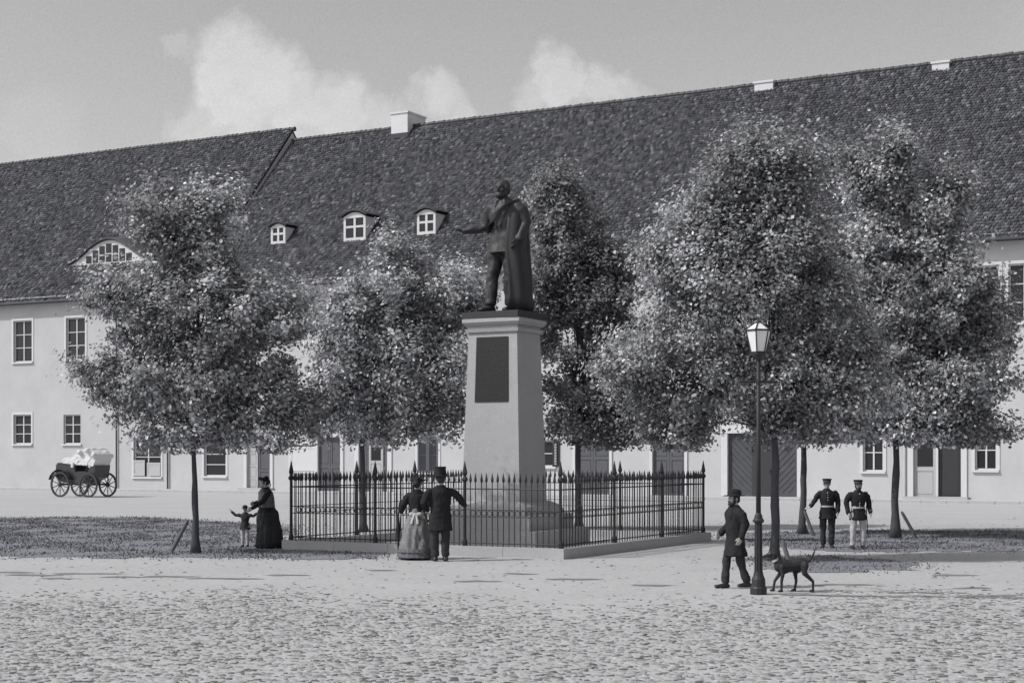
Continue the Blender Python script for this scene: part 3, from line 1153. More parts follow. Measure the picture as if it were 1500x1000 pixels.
tree('dark leafy tree rising close behind the statue, right of the pedestal', 848, 776,
     [(815, 330, 42, 55), (830, 400, 60, 80), (880, 390, 50, 50), (850, 490, 80, 100), (900, 470, 65, 100), (840, 590, 75, 70), (910, 590, 70, 70), (818, 285, 20, 22),
      (800, 440, 30, 70)],
     360, 70000, .095, 290, seed=13, leaf=.098, tlow=652, spread=.3, bright=.72)
tree('largest leafy tree, spreading behind the lamp post and the man with the dog', 1135, 822,
     [(1095, 265, 55, 50), (1045, 330, 60, 60), (1130, 330, 85, 80), (1180, 400, 75, 90), (1000, 400, 55, 60), (1080, 440, 110, 100), (960, 520, 60, 80),
      (1030, 560, 95, 90), (1150, 550, 110, 90), (1225, 480, 40, 90), (925, 555, 45, 60), (1100, 225, 22, 20), (1150, 262, 22, 20), (1230, 590, 45, 60), (1000, 630, 60, 25)],
     680, 140000, .09, 230, seed=14, leaf=.074, tlow=650, spread=.25)
tree('slim-trunked leafy tree behind the first soldier, in front of the board gate', 1175, 782,
     [(1180, 420, 70, 80), (1200, 500, 80, 90), (1170, 590, 85, 60), (1230, 400, 45, 60)],
     190, 36000, .095, 340, seed=15, leaf=.10, tlow=648, spread=.3, bright=.72)
tree('tall leafy tree at the right edge with a leaning stake right of its trunk', 1312, 788,
     [(1275, 265, 42, 42), (1290, 330, 62, 70), (1350, 340, 62, 70), (1330, 430, 95, 95), (1400, 410, 60, 90), (1290, 520, 65, 90), (1370, 540, 95, 90), (1440, 500, 55, 110),
      (1320, 610, 85, 45), (1420, 610, 70, 45), (1262, 235, 16, 16), (1300, 232, 18, 18), (1385, 275, 22, 22)],
     520, 110000, .105, 240, seed=16, leaf=.094, tlow=648, spread=.29)


# ------------------------------------------------------------------ leaning stakes
def stake(label, x0, y0, x1, y1, r=.045):
    a_ = gp(x0, y0)
    k = a_.y / FPX
    e = Vector(((x1 - x0) * k, .05, (y0 - y1) * k))
    root = thing('guard_stake', label, 'stake', a_, 0, 'timber stakes leaning beside the trees')
    d = e.normalized()
    MB().tube([-d * .08, e * .5, e], [r * 1.0, r * 1.05, r * .95], 8).build('post', M['stake'], root)
    MB().tube([e + d * .001, e + d * .07], [r * .95, r * .5], 8).build('tip', M['stake'], root)
    return root


stake('weathered timber stake leaning left of the left corner tree', 251, 808, 273, 765)
stake('dark timber stake leaning behind the dog', 1157, 827, 1148, 795)
stake('thin timber stake leaning beside the trunk behind the first soldier', 1192, 785, 1180, 751)
stake('timber stake leaning right of the trunk at the right edge', 1342, 787, 1323, 752)

# ------------------------------------------------------------------ railing
NEAR = gp(821, 818)
FU, FN = 7.15, 8.2
iron = M['iron']
fence = thing('iron_railing', 'spiked cast iron railing on a stone kerb around the monument', 'railing', NEAR, FRZ)
# local frame: x along the front (negative to the left), y to the back
corner = [(0, 0), (-FU, 0), (-FU, FN), (0, FN)]
PL = .22
st = [(-FU - .16, .16, -.16, .16), (-FU - .16, .16, FN - .16, FN + .16), (-FU - .16, -FU + .16, .16, FN - .16), (-.16, .16, .16, FN - .16)]
for s_ in st:
    # each side a run of long kerb blocks
    lx, ly = s_[1] - s_[0], s_[3] - s_[2]
    n = 5
    for i in range(n):
        if lx > ly:
            q = (s_[0] + lx * i / n + .004, s_[0] + lx * (i + 1) / n - .004, s_[2], s_[3])
        else:
            q = (s_[0], s_[1], s_[2] + ly * i / n + .004, s_[2] + ly * (i + 1) / n - .004)
        MB().bb(*q, -.05, PL + random.uniform(-.004, .004)).build('kerb_block', M['granite'], fence)
bar = MB()
bar.tube([(0, 0, PL - .01), (0, 0, PL + 1.42)], .0125, 6)
bar.tube([(0, 0, PL + 1.40), (0, 0, PL + 1.44), (0, 0, PL + 1.48), (0, 0, PL + 1.62)], [.018, .036, .032, .002], 6)
bar_me = bar.mesh('bar', iron)
ring_n = 12
rg = MB()
rp = [(.058 * math.cos(2 * math.pi * i / ring_n), 0, .066 * math.sin(2 * math.pi * i / ring_n)) for i in range(ring_n + 1)]
rg.tube(rp, .008, 5)
ring_me = rg.mesh('ring', iron)
post = MB()
post.tube([(0, 0, PL - .01), (0, 0, PL + 1.5)], .036, 8)
post.lathe([(.06, PL - .01), (.06, PL + .1), (.045, PL + .14)], 8)
post.lathe([(.05, PL + 1.42), (.075, PL + 1.46), (.06, PL + 1.5), (.03, PL + 1.54), (.06, PL + 1.6), (.05, PL + 1.66), (.004, PL + 1.88)], 8)
post_me = post.mesh('post', iron)
for i in range(4):
    a_, b_ = Vector(corner[i] + (0,)), Vector(corner[(i + 1) % 4] + (0,))
    D_ = b_ - a_
    ang = math.atan2(D_.y, D_.x)
    dn = D_.normalized()
    for z_, r_ in ((PL + 1.26, .016), (PL + .80, .009), (PL + .64, .009), (PL + .07, .014)):
        MB().tube([a_ + Vector((0, 0, z_)), b_ + Vector((0, 0, z_))], r_, 6).build('rail', iron, fence)
    nb = 51 if i % 2 == 0 else 57
    for j in range(1, nb):
        if j % (nb // 3) == 0:
            continue
        o = link('bar', bar_me, fence, a_ + D_ * (j / nb), ang + random.uniform(-.05, .05))
        o.rotation_euler = (random.gauss(0, .004), random.gauss(0, .004), ang)
        if i in (0, 3):
            link('ring', ring_me, fence, a_ + D_ * ((j - .5) / nb) + Vector((0, 0, PL + .72)), ang)
    for j in range(3):
        link('post', post_me, fence, a_ + D_ * (j / 3))

# ------------------------------------------------------------------ monument
PC = loc_to_world(0, 0)
cx_l, cy_l = -FU / 2 - .02, FN / 2 - .1
ctr = Vector((NEAR.x + UX * cx_l + NX * cy_l, NEAR.y + UY * cx_l + NY * cy_l, 0))
ped = thing('stone_pedestal', 'tall tapering granite pedestal with a dark tablet, inside the railing', 'pedestal', ctr, FRZ)
gr = M['granite']
b = MB().frustum(-.05, .42, 3.25, 2.9, 3.25, 2.9)
b.build('lower_step', gr, ped)
MB().frustum(.421, .78, 2.65, 2.35, 2.65, 2.35).build('upper_step', gr, ped)
mo = MB()
mo.frustum(.781, .98, 2.3, 2.05, 2.2, 1.95)
mo.frustum(.981, 1.1, 2.2, 1.95, 1.72, 1.5)
mo.build('base_moulding', gr, ped)
ZS0, ZS1 = 1.101, 5.24
A0, B0, A1, B1 = 1.62, 1.42, 1.36, 1.2
MB().frustum(ZS0, ZS1, A0, B0, A1, B1).build('shaft', gr, ped)
cp = MB()
cp.frustum(ZS1 + .001, ZS1 + .09, A1 + .1, B1 + .1, A1 + .14, B1 + .14)
cp.frustum(ZS1 + .091, ZS1 + .17, A1 + .02, B1 + .02, A1 + .02, B1 + .02)
cp.frustum(ZS1 + .171, ZS1 + .24, A1 + .12, B1 + .12, A1 + .22, B1 + .22)
cp.frustum(ZS1 + .241, ZS1 + .33, A1 + .24, B1 + .24, A1 + .24, B1 + .24)
cp.build('cornice', gr, ped)
# inscription tablet on the sloping front face
sl = (B0 - B1) / 2 / (ZS1 - ZS0)
fy = lambda z_: -(B0 / 2 - (z_ - ZS0) * sl)
z0_, z1_ = 3.53, 5.12
tb = MB()
hw = .47
P = []
for off in (-.02, .02):
    for (x_, z_) in ((-hw, z0_), (hw, z0_), (hw * .94, z1_), (-hw * .94, z1_)):
        P.append((x_, fy(z_) + off, z_))
tb.add(P, [(0, 1, 2, 3), (7, 6, 5, 4), (0, 4, 5, 1), (1, 5, 6, 2), (2, 6, 7, 3), (3, 7, 4, 0)])
tb.build('tablet', M['tablet'], ped)
STAT_Z = ZS1 + .332


# ------------------------------------------------------------------ people
def lerp3(a_, b_, f):
    return tuple(a_[i] + (b_[i] - a_[i]) * f for i in range(3))


def hand(mb, wrist, d, palm_n, side, open_=0.0, r=1.0):
    """palm, four unequal fingers and a thumb; palm_n is the way the palm faces, side is where the thumb is"""
    d, n_, s_ = Vector(d).normalized(), Vector(palm_n).normalized(), Vector(side).normalized()
    w = Vector(wrist)
    mb.tube([w, w + d * .04, w + d * .085], [(.028 * r, .02 * r), (.04 * r, .02 * r), (.042 * r, .018 * r)], 10, ref=s_, round_=True)
    for k_, ln in zip((.033, .011, -.011, -.032), (.062, .074, .069, .052)):
        b_ = w + d * .085 + s_ * k_
        cur = (1 - open_)
        m_ = b_ + (d + n_ * .35 * cur).normalized() * ln * .55
        e = m_ + (d + n_ * 1.1 * cur).normalized() * ln * .55
        mb.tube([b_ - d * .02, b_, m_, e], [.0115, .0115, .011, .009], 6, round_=True)
    t0_ = w + d * .03 + s_ * .028
    t1_ = t0_ + (d * .6 + s_ * .7 + n_ * .2).normalized() * .045
    mb.tube([w + d * .015, t0_, t1_, t1_ + (d + n_ * .4).normalized() * .035], [.014, .015, .013, .010], 6, round_=True)


def head(mb, c, tilt=0.0):
    """skull, jaw, nose, brow, ears; faces local -y"""
    x_, y_, z_ = c
    mb.ell((x_, y_ + .012, z_ + .025), (.074, .092, .088))
    mb.ell((x_, y_ - .018, z_ - .045), (.056, .066, .068))
    mb.ell((x_, y_ - .062, z_ - .088), (.026, .022, .02))
    mb.tube([(x_, y_ - .078, z_ + .018), (x_, y_ - .098, z_ - .018), (x_, y_ - .104, z_ - .026)], [.009, .013, .014], 8, round_=True)
    mb.ell((x_, y_ - .077, z_ + .03), (.05, .014, .012))
    mb.ell((x_, y_ - .08, z_ - .056), (.024, .012, .009))
    for s_ in (-1, 1):
        mb.ell((x_ + s_ * .076, y_ + .012, z_ - .004), (.011, .02, .032))
        mb.ell((x_ + s_ * .042, y_ - .055, z_ - .02), (.022, .02, .02))


def person(label, loc, rz, H, sh=(), headc=(0, -.01, 1.615), legs=None, arms=None, hands=None, coat=None, trousers='charcoal', boots='leather',
           skirt=None, hat=None, hair='hair', beard=False, name='person', cat='person', skin='skin', arm_r=1.0, sleeve=None, vox=.011, female=False, extra=None, lean=0.0, girth=1.09):
    root = thing(name, label, cat, loc, rz)
    s = H / 1.73
    root.scale = (s * girth, s * girth, s)
    SW = .175 if female else .195
    if skirt:
        legs = {q: [(q * .05, .01, .9), (q * .07, 0, .5), (q * .08, .02, .09)] for q in (-1, 1)}
    legs = legs or {-1: [(-.095, 0, .92), (-.10, -.015, .5), (-.10, .02, .09)], 1: [(.095, 0, .92), (.10, -.015, .5), (.10, .02, .09)]}
    arms = arms or {-1: [(-SW, 0, 1.42), (-.26, .02, 1.15), (-.27, -.06, .92)], 1: [(SW, 0, 1.42), (.26, .02, 1.15), (.27, -.06, .92)]}
    hands = hands or {}
    bd = MB()
    tor = [((0, .0, .86), (.15, .105)), ((0, 0, .95), (.155, .11)), ((0, -.005, 1.08), (.128, .1)), ((0, -.008, 1.25), (.155, .115)),
           ((0, .0, 1.37), (.165, .105)), ((0, .005, 1.44), (.12, .075)), ((0, .005, 1.475), (.062, .06))]
    L_ = lambda p: (p[0], p[1] + lean * max(0, p[2] - .9), p[2])
    bd.tube([L_(t_[0]) for t_ in tor], [t_[1] for t_ in tor], 14, ref=(1, 0, 0), round_=True)
    hc = headc
    bd.tube([L_((0, .008, 1.42)), (hc[0] * .5, hc[1] * .5 + .012 + lean * .5, 1.5), (hc[0], hc[1] + .015, hc[2] - .05)], [.062, .054, .055], 10)
    head(bd, hc)
    for s_ in (-1, 1):
        h_, k_, a_ = legs[s_]
        bd.tube([h_, lerp3(h_, k_, .5), k_, lerp3(k_, a_, .35), a_], [.085, .072, .052, .052, .036], 10, round_=True)
        f_ = (a_[0] + s_ * .015, a_[1] - .14, a_[2] - .055)
        bd.tube([(a_[0], a_[1] + .03, a_[2] - .05), (a_[0], a_[1] - .05, a_[2] - .045), f_], [(.034, .036), (.04, .034), (.036, .024)], 10, round_=True)
        p_ = [L_(arms[s_][0]), arms[s_][1], arms[s_][2]]
        bd.tube([(p_[0][0] * .6, p_[0][1], p_[0][2] - .04), (p_[0][0] * .9, p_[0][1], p_[0][2] - .035), lerp3((p_[0][0] * 1.02, p_[0][1], p_[0][2] - .035), p_[1], .22), lerp3(p_[0], p_[1], .55), p_[1], lerp3(p_[1], p_[2], .4), p_[2]], [.045, .05, .052, .045, .038, .036, .026], 10, round_=True)
        dd = Vector(p_[2]) - Vector(p_[1])
        hd = hands.get(s_, {})
        d_ = Vector(hd.get('d', dd)).normalized()
        pn = Vector(hd.get('n', (-s_, 0, 0)))
        sd = Vector(hd.get('s', (0, -1, 0)))
        pn = (pn - d_ * pn.dot(d_)).normalized()
        sd = d_.cross(pn) if d_.cross(pn).dot(sd) > 0 else -d_.cross(pn)
        hand(bd, p_[2], d_, pn, sd, hd.get('open', .25))
    remesh('body', bd, M[skin], root, vox, 2)
    # face marks
    for s_ in (-1, 1):
        MB().ell((hc[0] + s_ * .03, hc[1] - .077, hc[2] + .012), (.011, .008, .008), 8).build('eye', M['eye'] if skin == 'skin' else M[skin], root)
    MB().ell((hc[0], hc[1] - .091, hc[2] - .056), (.02, .006, .004), 8).build('mouth', M['hair'] if skin == 'skin' else M[skin], root)
    if hair:
        hr = MB()
        hr.ell((hc[0], hc[1] + .026, hc[2] + .035), (.083, .092, .092))
        hr.ell((hc[0], hc[1] + .06, hc[2] - .02), (.07, .052, .065))
        if female:
            hr.ell((hc[0], hc[1] + .11, hc[2] + .02), (.06, .055, .065))
        for s_ in (-1, 1):
            hr.ell((hc[0] + s_ * .072, hc[1] - .02, hc[2] + .01), (.012, .022, .045))
        remesh('hair', hr, M[hair], root, .01, 1)
    if beard:
        br = MB()
        br.ell((hc[0], hc[1] - .045, hc[2] - .09), (.058, .06, .05))
        br.ell((hc[0], hc[1] - .09, hc[2] - .045), (.034, .016, .01))
        for s_ in (-1, 1):
            br.ell((hc[0] + s_ * .06, hc[1] - .015, hc[2] - .045), (.016, .032, .055))
        remesh('beard', br, M[hair], root, .009, 1)
    if trousers:
        tr = MB()
        tr.tube([(0, 0, .84), (0, 0, .93), (0, 0, 1.06)], [(.16, .115), (.172, .125), (.145, .115)], 14, ref=(1, 0, 0), round_=True)
        for s_ in (-1, 1):
            h_, k_, a_ = legs[s_]
            tr.tube([h_, lerp3(h_, k_, .5), k_, lerp3(k_, a_, .4), (a_[0], a_[1], a_[2] + .01)], [.102, .09, .074, .07, .066], 12, round_=False)
        remesh('trousers', tr, M[trousers], root, .013, 2, fold=(.014, 9, .8))
    if boots:
        for s_ in (-1, 1):
            a_ = legs[s_][2]
            bt = MB()
            bt.tube([(a_[0], a_[1] + .01, a_[2] + .12), (a_[0], a_[1] + .008, a_[2] - .02)], [.05, .048], 12)
            bt.tube([(a_[0], a_[1] + .045, a_[2] - .05), (a_[0], a_[1] - .05, a_[2] - .045), (a_[0] + s_ * .018, a_[1] - .16, a_[2] - .055)], [(.042, .042), (.05, .044), (.042, .032)], 12, round_=True)
            remesh('boot', bt, M[boots], root, .011, 2)
    if coat:
        c_ = MB()
        hem, fl = coat.get('hem', .62), coat.get('flare', 1.1)
        P_ = [((0, .005, hem), (.185 * fl, .15 * fl)), ((0, .003, (hem + .95) / 2), (.178 * (1 + fl) / 2, .14 * (1 + fl) / 2)), ((0, 0, .95), (.176, .134)), ((0, -.005, 1.08), coat.get('waist', (.148, .122))),
              ((0, -.008, 1.25), (.182, .14)), ((0, 0, 1.37), (.186, .126)), ((0, .005, 1.44), (.14, .095)), ((0, .005, 1.485), (.075, .072))]
        c_.tube([L_(t_[0]) for t_ in P_], [t_[1] for t_ in P_], 18, ref=(1, 0, 0))
        for s_ in (-1, 1):
            p_ = [L_(arms[s_][0]), arms[s_][1], arms[s_][2]]
            c_.tube([(p_[0][0] * .5, p_[0][1], p_[0][2] - .045), (p_[0][0] * .88, p_[0][1], p_[0][2] - .045), lerp3((p_[0][0] * 1.02, p_[0][1], p_[0][2] - .045), p_[1], .24), lerp3(p_[0], p_[1], .55), p_[1], lerp3(p_[1], p_[2], .5), p_[2]], [x_ * arm_r for x_ in (.066, .072, .073, .065, .058, .054, .046)], 12, round_=True)
        if coat.get('collar', True):
            c_.tube([L_((0, .006, 1.44)), L_((0, .006, 1.5))], [(.085, .08), (.072, .072)], 14)
        if coat.get('lapel'):
            for s_ in (-1, 1):
                c_.tube([L_((s_ * .05, -.09, 1.47)), L_((s_ * .07, -.135, 1.3)), L_((s_ * .02, -.135, 1.12))], [(.02, .012), (.035, .014), (.01, .01)], 8)
        remesh('coat', c_, M[coat['m']], root, .012, 1, fold=(.016, 8, .7))
        if coat.get('buttons'):
            bm_ = MB().ell((0, 0, 0), (.014, .008, .014), 8).mesh('button', M['brass'])
            for i in range(6):
                z_ = 1.40 - i * .06
                yy = -.14 + .018 * abs(i - 2.5) / 2.5
                link('button', bm_, root, (0, yy, z_))
        if coat.get('belt'):
            MB().tube([(0, -.003, 1.035), (0, -.003, 1.075)], [(.162, .134), (.16, .133)], 20, ref=(1, 0, 0)).build('belt', M['pale'], root, smooth=False)
        if coat.get('trim'):
            for s_ in (-1, 1):
                MB().ell((s_ * SW * .93, .0, 1.449), (.05, .042, .016)).build('epaulette', M['pale'], root)
                w_, e_ = Vector(arms[s_][2]), Vector(arms[s_][1])
                dd = (w_ - e_).normalized()
                MB().tube([w_ - dd * .07, w_ - dd * .02], [.055 * arm_r, .052 * arm_r], 12).build('cuff', M['pale' if coat.get('trim') == 2 else 'grey'], root)
    if skirt:
        k_ = MB()
        prof = skirt['prof']
        k_.tube([(0, q[3] if len(q) > 3 else 0, q[0]) for q in prof], [(q[1], q[2]) for q in prof], 28, ref=(1, 0, 0))
        nfold = skirt.get('folds', 13)
        for i, v_ in enumerate(k_.v):
            x_, y_, z_ = v_
            f_ = 1 + .045 * math.cos(nfold * math.atan2(y_, x_) + z_ * 2) * max(0, (1.0 - z_))
            k_.v[i] = (x_ * f_, y_ * f_, z_)
        remesh('skirt', k_, M[skirt['m']], root, .014, 1, fold=(.03, 9, .25))
        for i, (z_, rx, ry, oy) in enumerate(skirt.get('ruffles', ())):
            rf_ = MB()
            N_ = 44
            P, F = [], []
            for q, (kk, dz) in enumerate(((.985, .07), (1.03, .0), (1.0, .0), (.96, .06))):
                for j in range(N_):
                    a_ = 2 * math.pi * j / N_
                    w_ = 1 + (.03 if j % 2 and q in (1, 2) else 0)
                    P.append((rx * kk * w_ * math.cos(a_), oy + ry * kk * w_ * math.sin(a_), z_ + dz))
            for q in range(4):
                for j in range(N_):
                    j2 = (j + 1) % N_
                    q2 = (q + 1) % 4
                    F.append((q * N_ + j, q * N_ + j2, q2 * N_ + j2, q2 * N_ + j))
            rf_.add(P, F).build('ruffle', M[skirt.get('rm', 'grey')], root)
    if hat:
        kind, hm = hat
        x_, y_, z_ = hc
        h_ = MB()
        if kind == 'top':
            h_.lathe([(.0, .06), (.135, .06), (.14, .068), (.135, .075), (.1, .078), (.092, .09), (.087, .16), (.096, .245), (.094, .252), (.0, .254)], 22, (x_, y_ + .015, z_), 1.0, 1.15)
            h_.build('top_hat', M[hm], root, smooth=False)
        elif kind == 'bowler':
            h_.lathe([(.0, .045), (.15, .052), (.158, .062), (.14, .068), (.1, .07), (.1, .11), (.09, .15), (.06, .175), (.0, .182)], 22, (x_, y_ + .015, z_), 1.0, 1.2)
            h_.build('brimmed_hat', M[hm], root, smooth=True)
        elif kind == 'cap':
            h_.lathe([(.0, .05), (.092, .052), (.093, .095), (.112, .125), (.108, .138), (.0, .145)], 22, (x_, y_ + .012, z_), 1.0, 1.1)
            h_.build('cap', M[hm], root)
            v_ = MB()
            P = []
            for i in range(9):
                a_ = math.pi * (1.15 + .7 * i / 8)
                P.append((x_ + .09 * math.cos(a_), y_ + .012 + .098 * math.sin(a_), z_ + .056))
            for i in range(9):
                a_ = math.pi * (1.15 + .7 * i / 8)
                P.append((x_ + .1 * math.cos(a_), y_ + .0 + .155 * math.sin(a_), z_ + .036))
            P += [(a_, b_, c_ - .008) for a_, b_, c_ in P]
            F = []
            for i in range(8):
                F += [(i, i + 1, 9 + i + 1, 9 + i), (27 + i, 27 + i + 1, 18 + i + 1, 18 + i), (9 + i, 9 + i + 1, 27 + i + 1, 27 + i)]
            v_.add(P, F).build('visor', M['leather'], root)
            MB().lathe([(.0945, .062), (.0965, .066), (.0965, .086), (.0945, .09)], 22, (x_, y_ + .012, z_), 1.0, 1.1).build('cap_band', M['grey'], root)
        elif kind == 'bonnet':
            h_.ell((x_, y_ + .03, z_ + .075), (.105, .115, .06))
            h_.tube([(x_ - .12, y_ - .04, z_ + .085), (x_, y_ - .09, z_ + .1), (x_ + .12, y_ - .04, z_ + .085)], [.03, .045, .03], 8, round_=True)
            h_.ell((x_ + .05, y_ + .05, z_ + .13), (.05, .05, .035))
            h_.ell((x_ - .03, y_ + .08, z_ + .125), (.045, .05, .035))
            h_.tube([(x_ + .04, y_ + .12, z_ + .06), (x_ + .05, y_ + .15, z_ - .06), (x_ + .045, y_ + .13, z_ - .16)], [(.025, .008), (.03, .008), (.025, .006)], 8)
            remesh('bonnet', h_, M[hm], root, .012, 1)
    if extra:
        extra(root)
    return root


WR = math.pi
# strolling couple seen from behind
loc = gp(645, 821.5)


person('man in black frock coat and top hat, back turned, beside the railing', loc, WR + R(12), 1.84,
       arms={1: [(.195, 0, 1.42), (.28, .03, 1.16), (.21, -.15, 1.04)], -1: [(-.195, 0, 1.42), (-.33, .04, 1.2), (-.43, -.16, 1.10)]},
       hands={-1: dict(d=(-.6, -.75, .0), n=(0, 0, -1), s=(.5, -.8, 0), open=.3), 1: dict(d=(-.6, -.8, 0), n=(0, .3, -1), s=(0, -1, 0))},
       girth=1.2,
       coat=dict(m='black', hem=.6, flare=1.1, lapel=True, waist=(.172, .135)), trousers='charcoal', hat=('top', 'black'), arm_r=1.06,
       legs={-1: [(-.085, 0, .92), (-.085, -.01, .5), (-.08, .02, .09)], 1: [(.085, 0, .92), (.09, -.02, .5), (.085, -.02, .09)]})

loc_w = gp(611, 818.5)


SKP = [(.03, .34, .38, .07), (.3, .31, .35, .06), (.6, .26, .3, .05), (.85, .195, .22, .03), (.98, .15, .15, .01), (1.1, .12, .105, 0)]
lady = person('lady in dark bodice and figured skirt, back turned, beside the man in the top hat', loc_w, WR - R(6), 1.72, female=True,
              arms={-1: [(-.17, 0, 1.40), (-.23, .03, 1.16), (-.17, -.16, 1.06)], 1: [(.17, 0, 1.40), (.25, .05, 1.17), (.31, -.04, 1.02)]},
              coat=dict(m='black', hem=.80, flare=1.26, waist=(.14, .12)), trousers=None, girth=1.14,
              skirt=dict(m='figured', prof=SKP, folds=15, rm='grey', ruffles=((.06, .345, .385, .07), (.17, .335, .375, .067))), hat=('bonnet', 'black'), arm_r=1.15)
# bow and bustle
bb_ = MB()
for s_ in (-1, 1):
    bb_.ell((s_ * .07, .19, .975), (.06, .03, .045))
    bb_.tube([(s_ * .02, .215, .95), (s_ * .05, .27, .84), (s_ * .06, .30, .76)], [(.022, .012), (.03, .012), (.03, .01)], 8)
bb_.ell((0, .2, .975), (.03, .03, .03))
remesh('sash_bow', bb_, M['pale'], lady, .012, 1)
bpy.context.view_layer.update()
pr = MB()
pr.tube([(0, 0, .0), (0, 0, .2), (0, 0, .62), (0, 0, .9), (.02, 0, 1.15)], [.008, .018, .042, .016, .013], 8)
pr.tube([(.02, 0, 1.15), (.03, .0, 1.2), (.06, 0, 1.23), (.09, 0, 1.2)], [.013, .014, .014, .012], 8, round_=True)
hp = gp(583.5, 817)
po = pr.build('closed_parasol', M['black'], None, hp)
tag(po, 'long closed black parasol upright beside the lady in the figured skirt', 'parasol')

# man walking with the dog
loc_m = gp(1077, 861)
person('man in a long dark coat and brimmed hat walking left past the lamp post', loc_m, R(-68), 1.60, beard=True,
       legs={-1: [(-.09, 0, .92), (-.08, -.12, .51), (-.07, -.15, .09)], 1: [(.09, 0, .92), (.09, .04, .5), (.09, .17, .11)]},
       arms={-1: [(-.19, 0, 1.42), (-.24, .03, 1.16), (-.2, -.16, .98)], 1: [(.19, 0, 1.42), (.25, .05, 1.16), (.24, -.03, .93)]},
       coat=dict(m='black', hem=.58, flare=1.24, lapel=True, waist=(.17, .145)), trousers='charcoal', hat=('bowler', 'black'), headc=(0, -.03, 1.61), arm_r=1.12)

# soldiers
loc_s1 = gp(1212, 802)
person('soldier with one arm held out, dark trousers, belted tunic and peaked cap', loc_s1, R(-8), 1.64,
       arms={-1: [(-.195, 0, 1.42), (-.285, -.05, 1.2), (-.40, -.18, 1.06)], 1: [(.195, 0, 1.42), (.245, .03, 1.16), (.235, -.06, .92)]},
       hands={-1: dict(d=(-.8, -.4, -.35), n=(0, 0, -1), s=(.4, -.8, 0), open=.7)},
       coat=dict(m='black', hem=.74, flare=1.14, buttons=True, belt=True, trim=1), trousers='charcoal', hat=('cap', 'black'), headc=(-.01, -.015, 1.615), arm_r=1.06)


loc_s2 = gp(1257, 804)
s2 = person('soldier in pale trousers with a sword at his hip, standing right of his comrade', loc_s2, R(4), 1.62,
            arms={-1: [(-.195, 0, 1.42), (-.27, .04, 1.17), (-.245, -.04, .93)], 1: [(.195, 0, 1.42), (.265, .03, 1.16), (.275, -.06, .93)]},
            coat=dict(m='black', hem=.74, flare=1.14, buttons=True, belt=True, trim=1), trousers='pale', hat=('cap', 'black'), beard=True, arm_r=1.06,
            legs={-1: [(-.095, 0, .92), (-.12, -.015, .5), (-.125, .02, .09)], 1: [(.095, 0, .92), (.115, -.015, .5), (.12, .02, .09)]})
sw = MB()
sw.tube([(.2, -.04, .98), (.245, .02, .6), (.27, .06, .3)], [(.014, .022), (.013, .02), (.008, .012)], 8)
sw.tube([(.2, -.045, .98), (.19, -.07, 1.1)], [.012, .014], 8, round_=True)
sw.ell((.198, -.05, .99), (.012, .045, .012))
swo = sw.build('sword', M['leather'], None, loc_s2, R(4))
swo.scale = (1.62 / 1.73,) * 3
tag(swo, 'sheathed sword hanging at the hip of the soldier in pale trousers', 'sword')

# mother and child
loc_mo = gp(389, 803)
MP = [(.03, .27, .32, .10), (.3, .25, .30, .10), (.6, .22, .28, .08), (.85, .185, .24, .05), (.98, .15, .17, .02), (1.1, .12, .105, 0)]
mo_ = person('woman in a dark dress and shawl leading a child by the hand', loc_mo, R(-58), 1.70, female=True,
             arms={-1: [(-.17, 0, 1.40), (-.22, -.02, 1.14), (-.15, -.2, 1.1)], 1: [(.17, 0, 1.40), (.2, -.14, 1.17), (.14, -.36, 1.0)]},
             coat=dict(m='black', hem=.9, flare=1.12, waist=(.13, .11)), trousers=None,
             skirt=dict(m='charcoal', prof=MP, folds=12, ruffles=((.06, .275, .325, .1),), rm='black'), hat=('bonnet', 'black'), headc=(0, -.05, 1.60))
sh_ = MB()
sh_.tube([(0, .02, 1.0), (0, .01, 1.2), (0, .005, 1.36), (0, .005, 1.45)], [(.235, .19), (.245, .175), (.21, .15), (.1, .09)], 18, ref=(1, 0, 0))
remesh('shawl', sh_, M['grey'], mo_, .013, 1, fold=(.02, 8, .6))
loc_c = gp(359, 801)
person('small child in a hat reaching one arm out, hand in hand with the woman', loc_c, R(-12), .98,
       arms={-1: [(-.18, 0, 1.40), (-.36, -.05, 1.36), (-.52, -.08, 1.5)], 1: [(.18, 0, 1.40), (.33, .04, 1.33), (.46, .1, 1.45)]},
       hands={-1: dict(d=(-.6, 0, .8), n=(0, -1, 0), s=(.7, 0, .7), open=.9)},
       coat=dict(m='charcoal', hem=.76, flare=1.2), trousers='pale', hat=('bowler', 'black'), headc=(0, -.01, 1.62), arm_r=1.1)

# statue on the pedestal
sx_l, sy_l = -.02, -.02
st_loc = ctr + Vector((0, 0, STAT_Z + .175))
BZ = 'bronze'


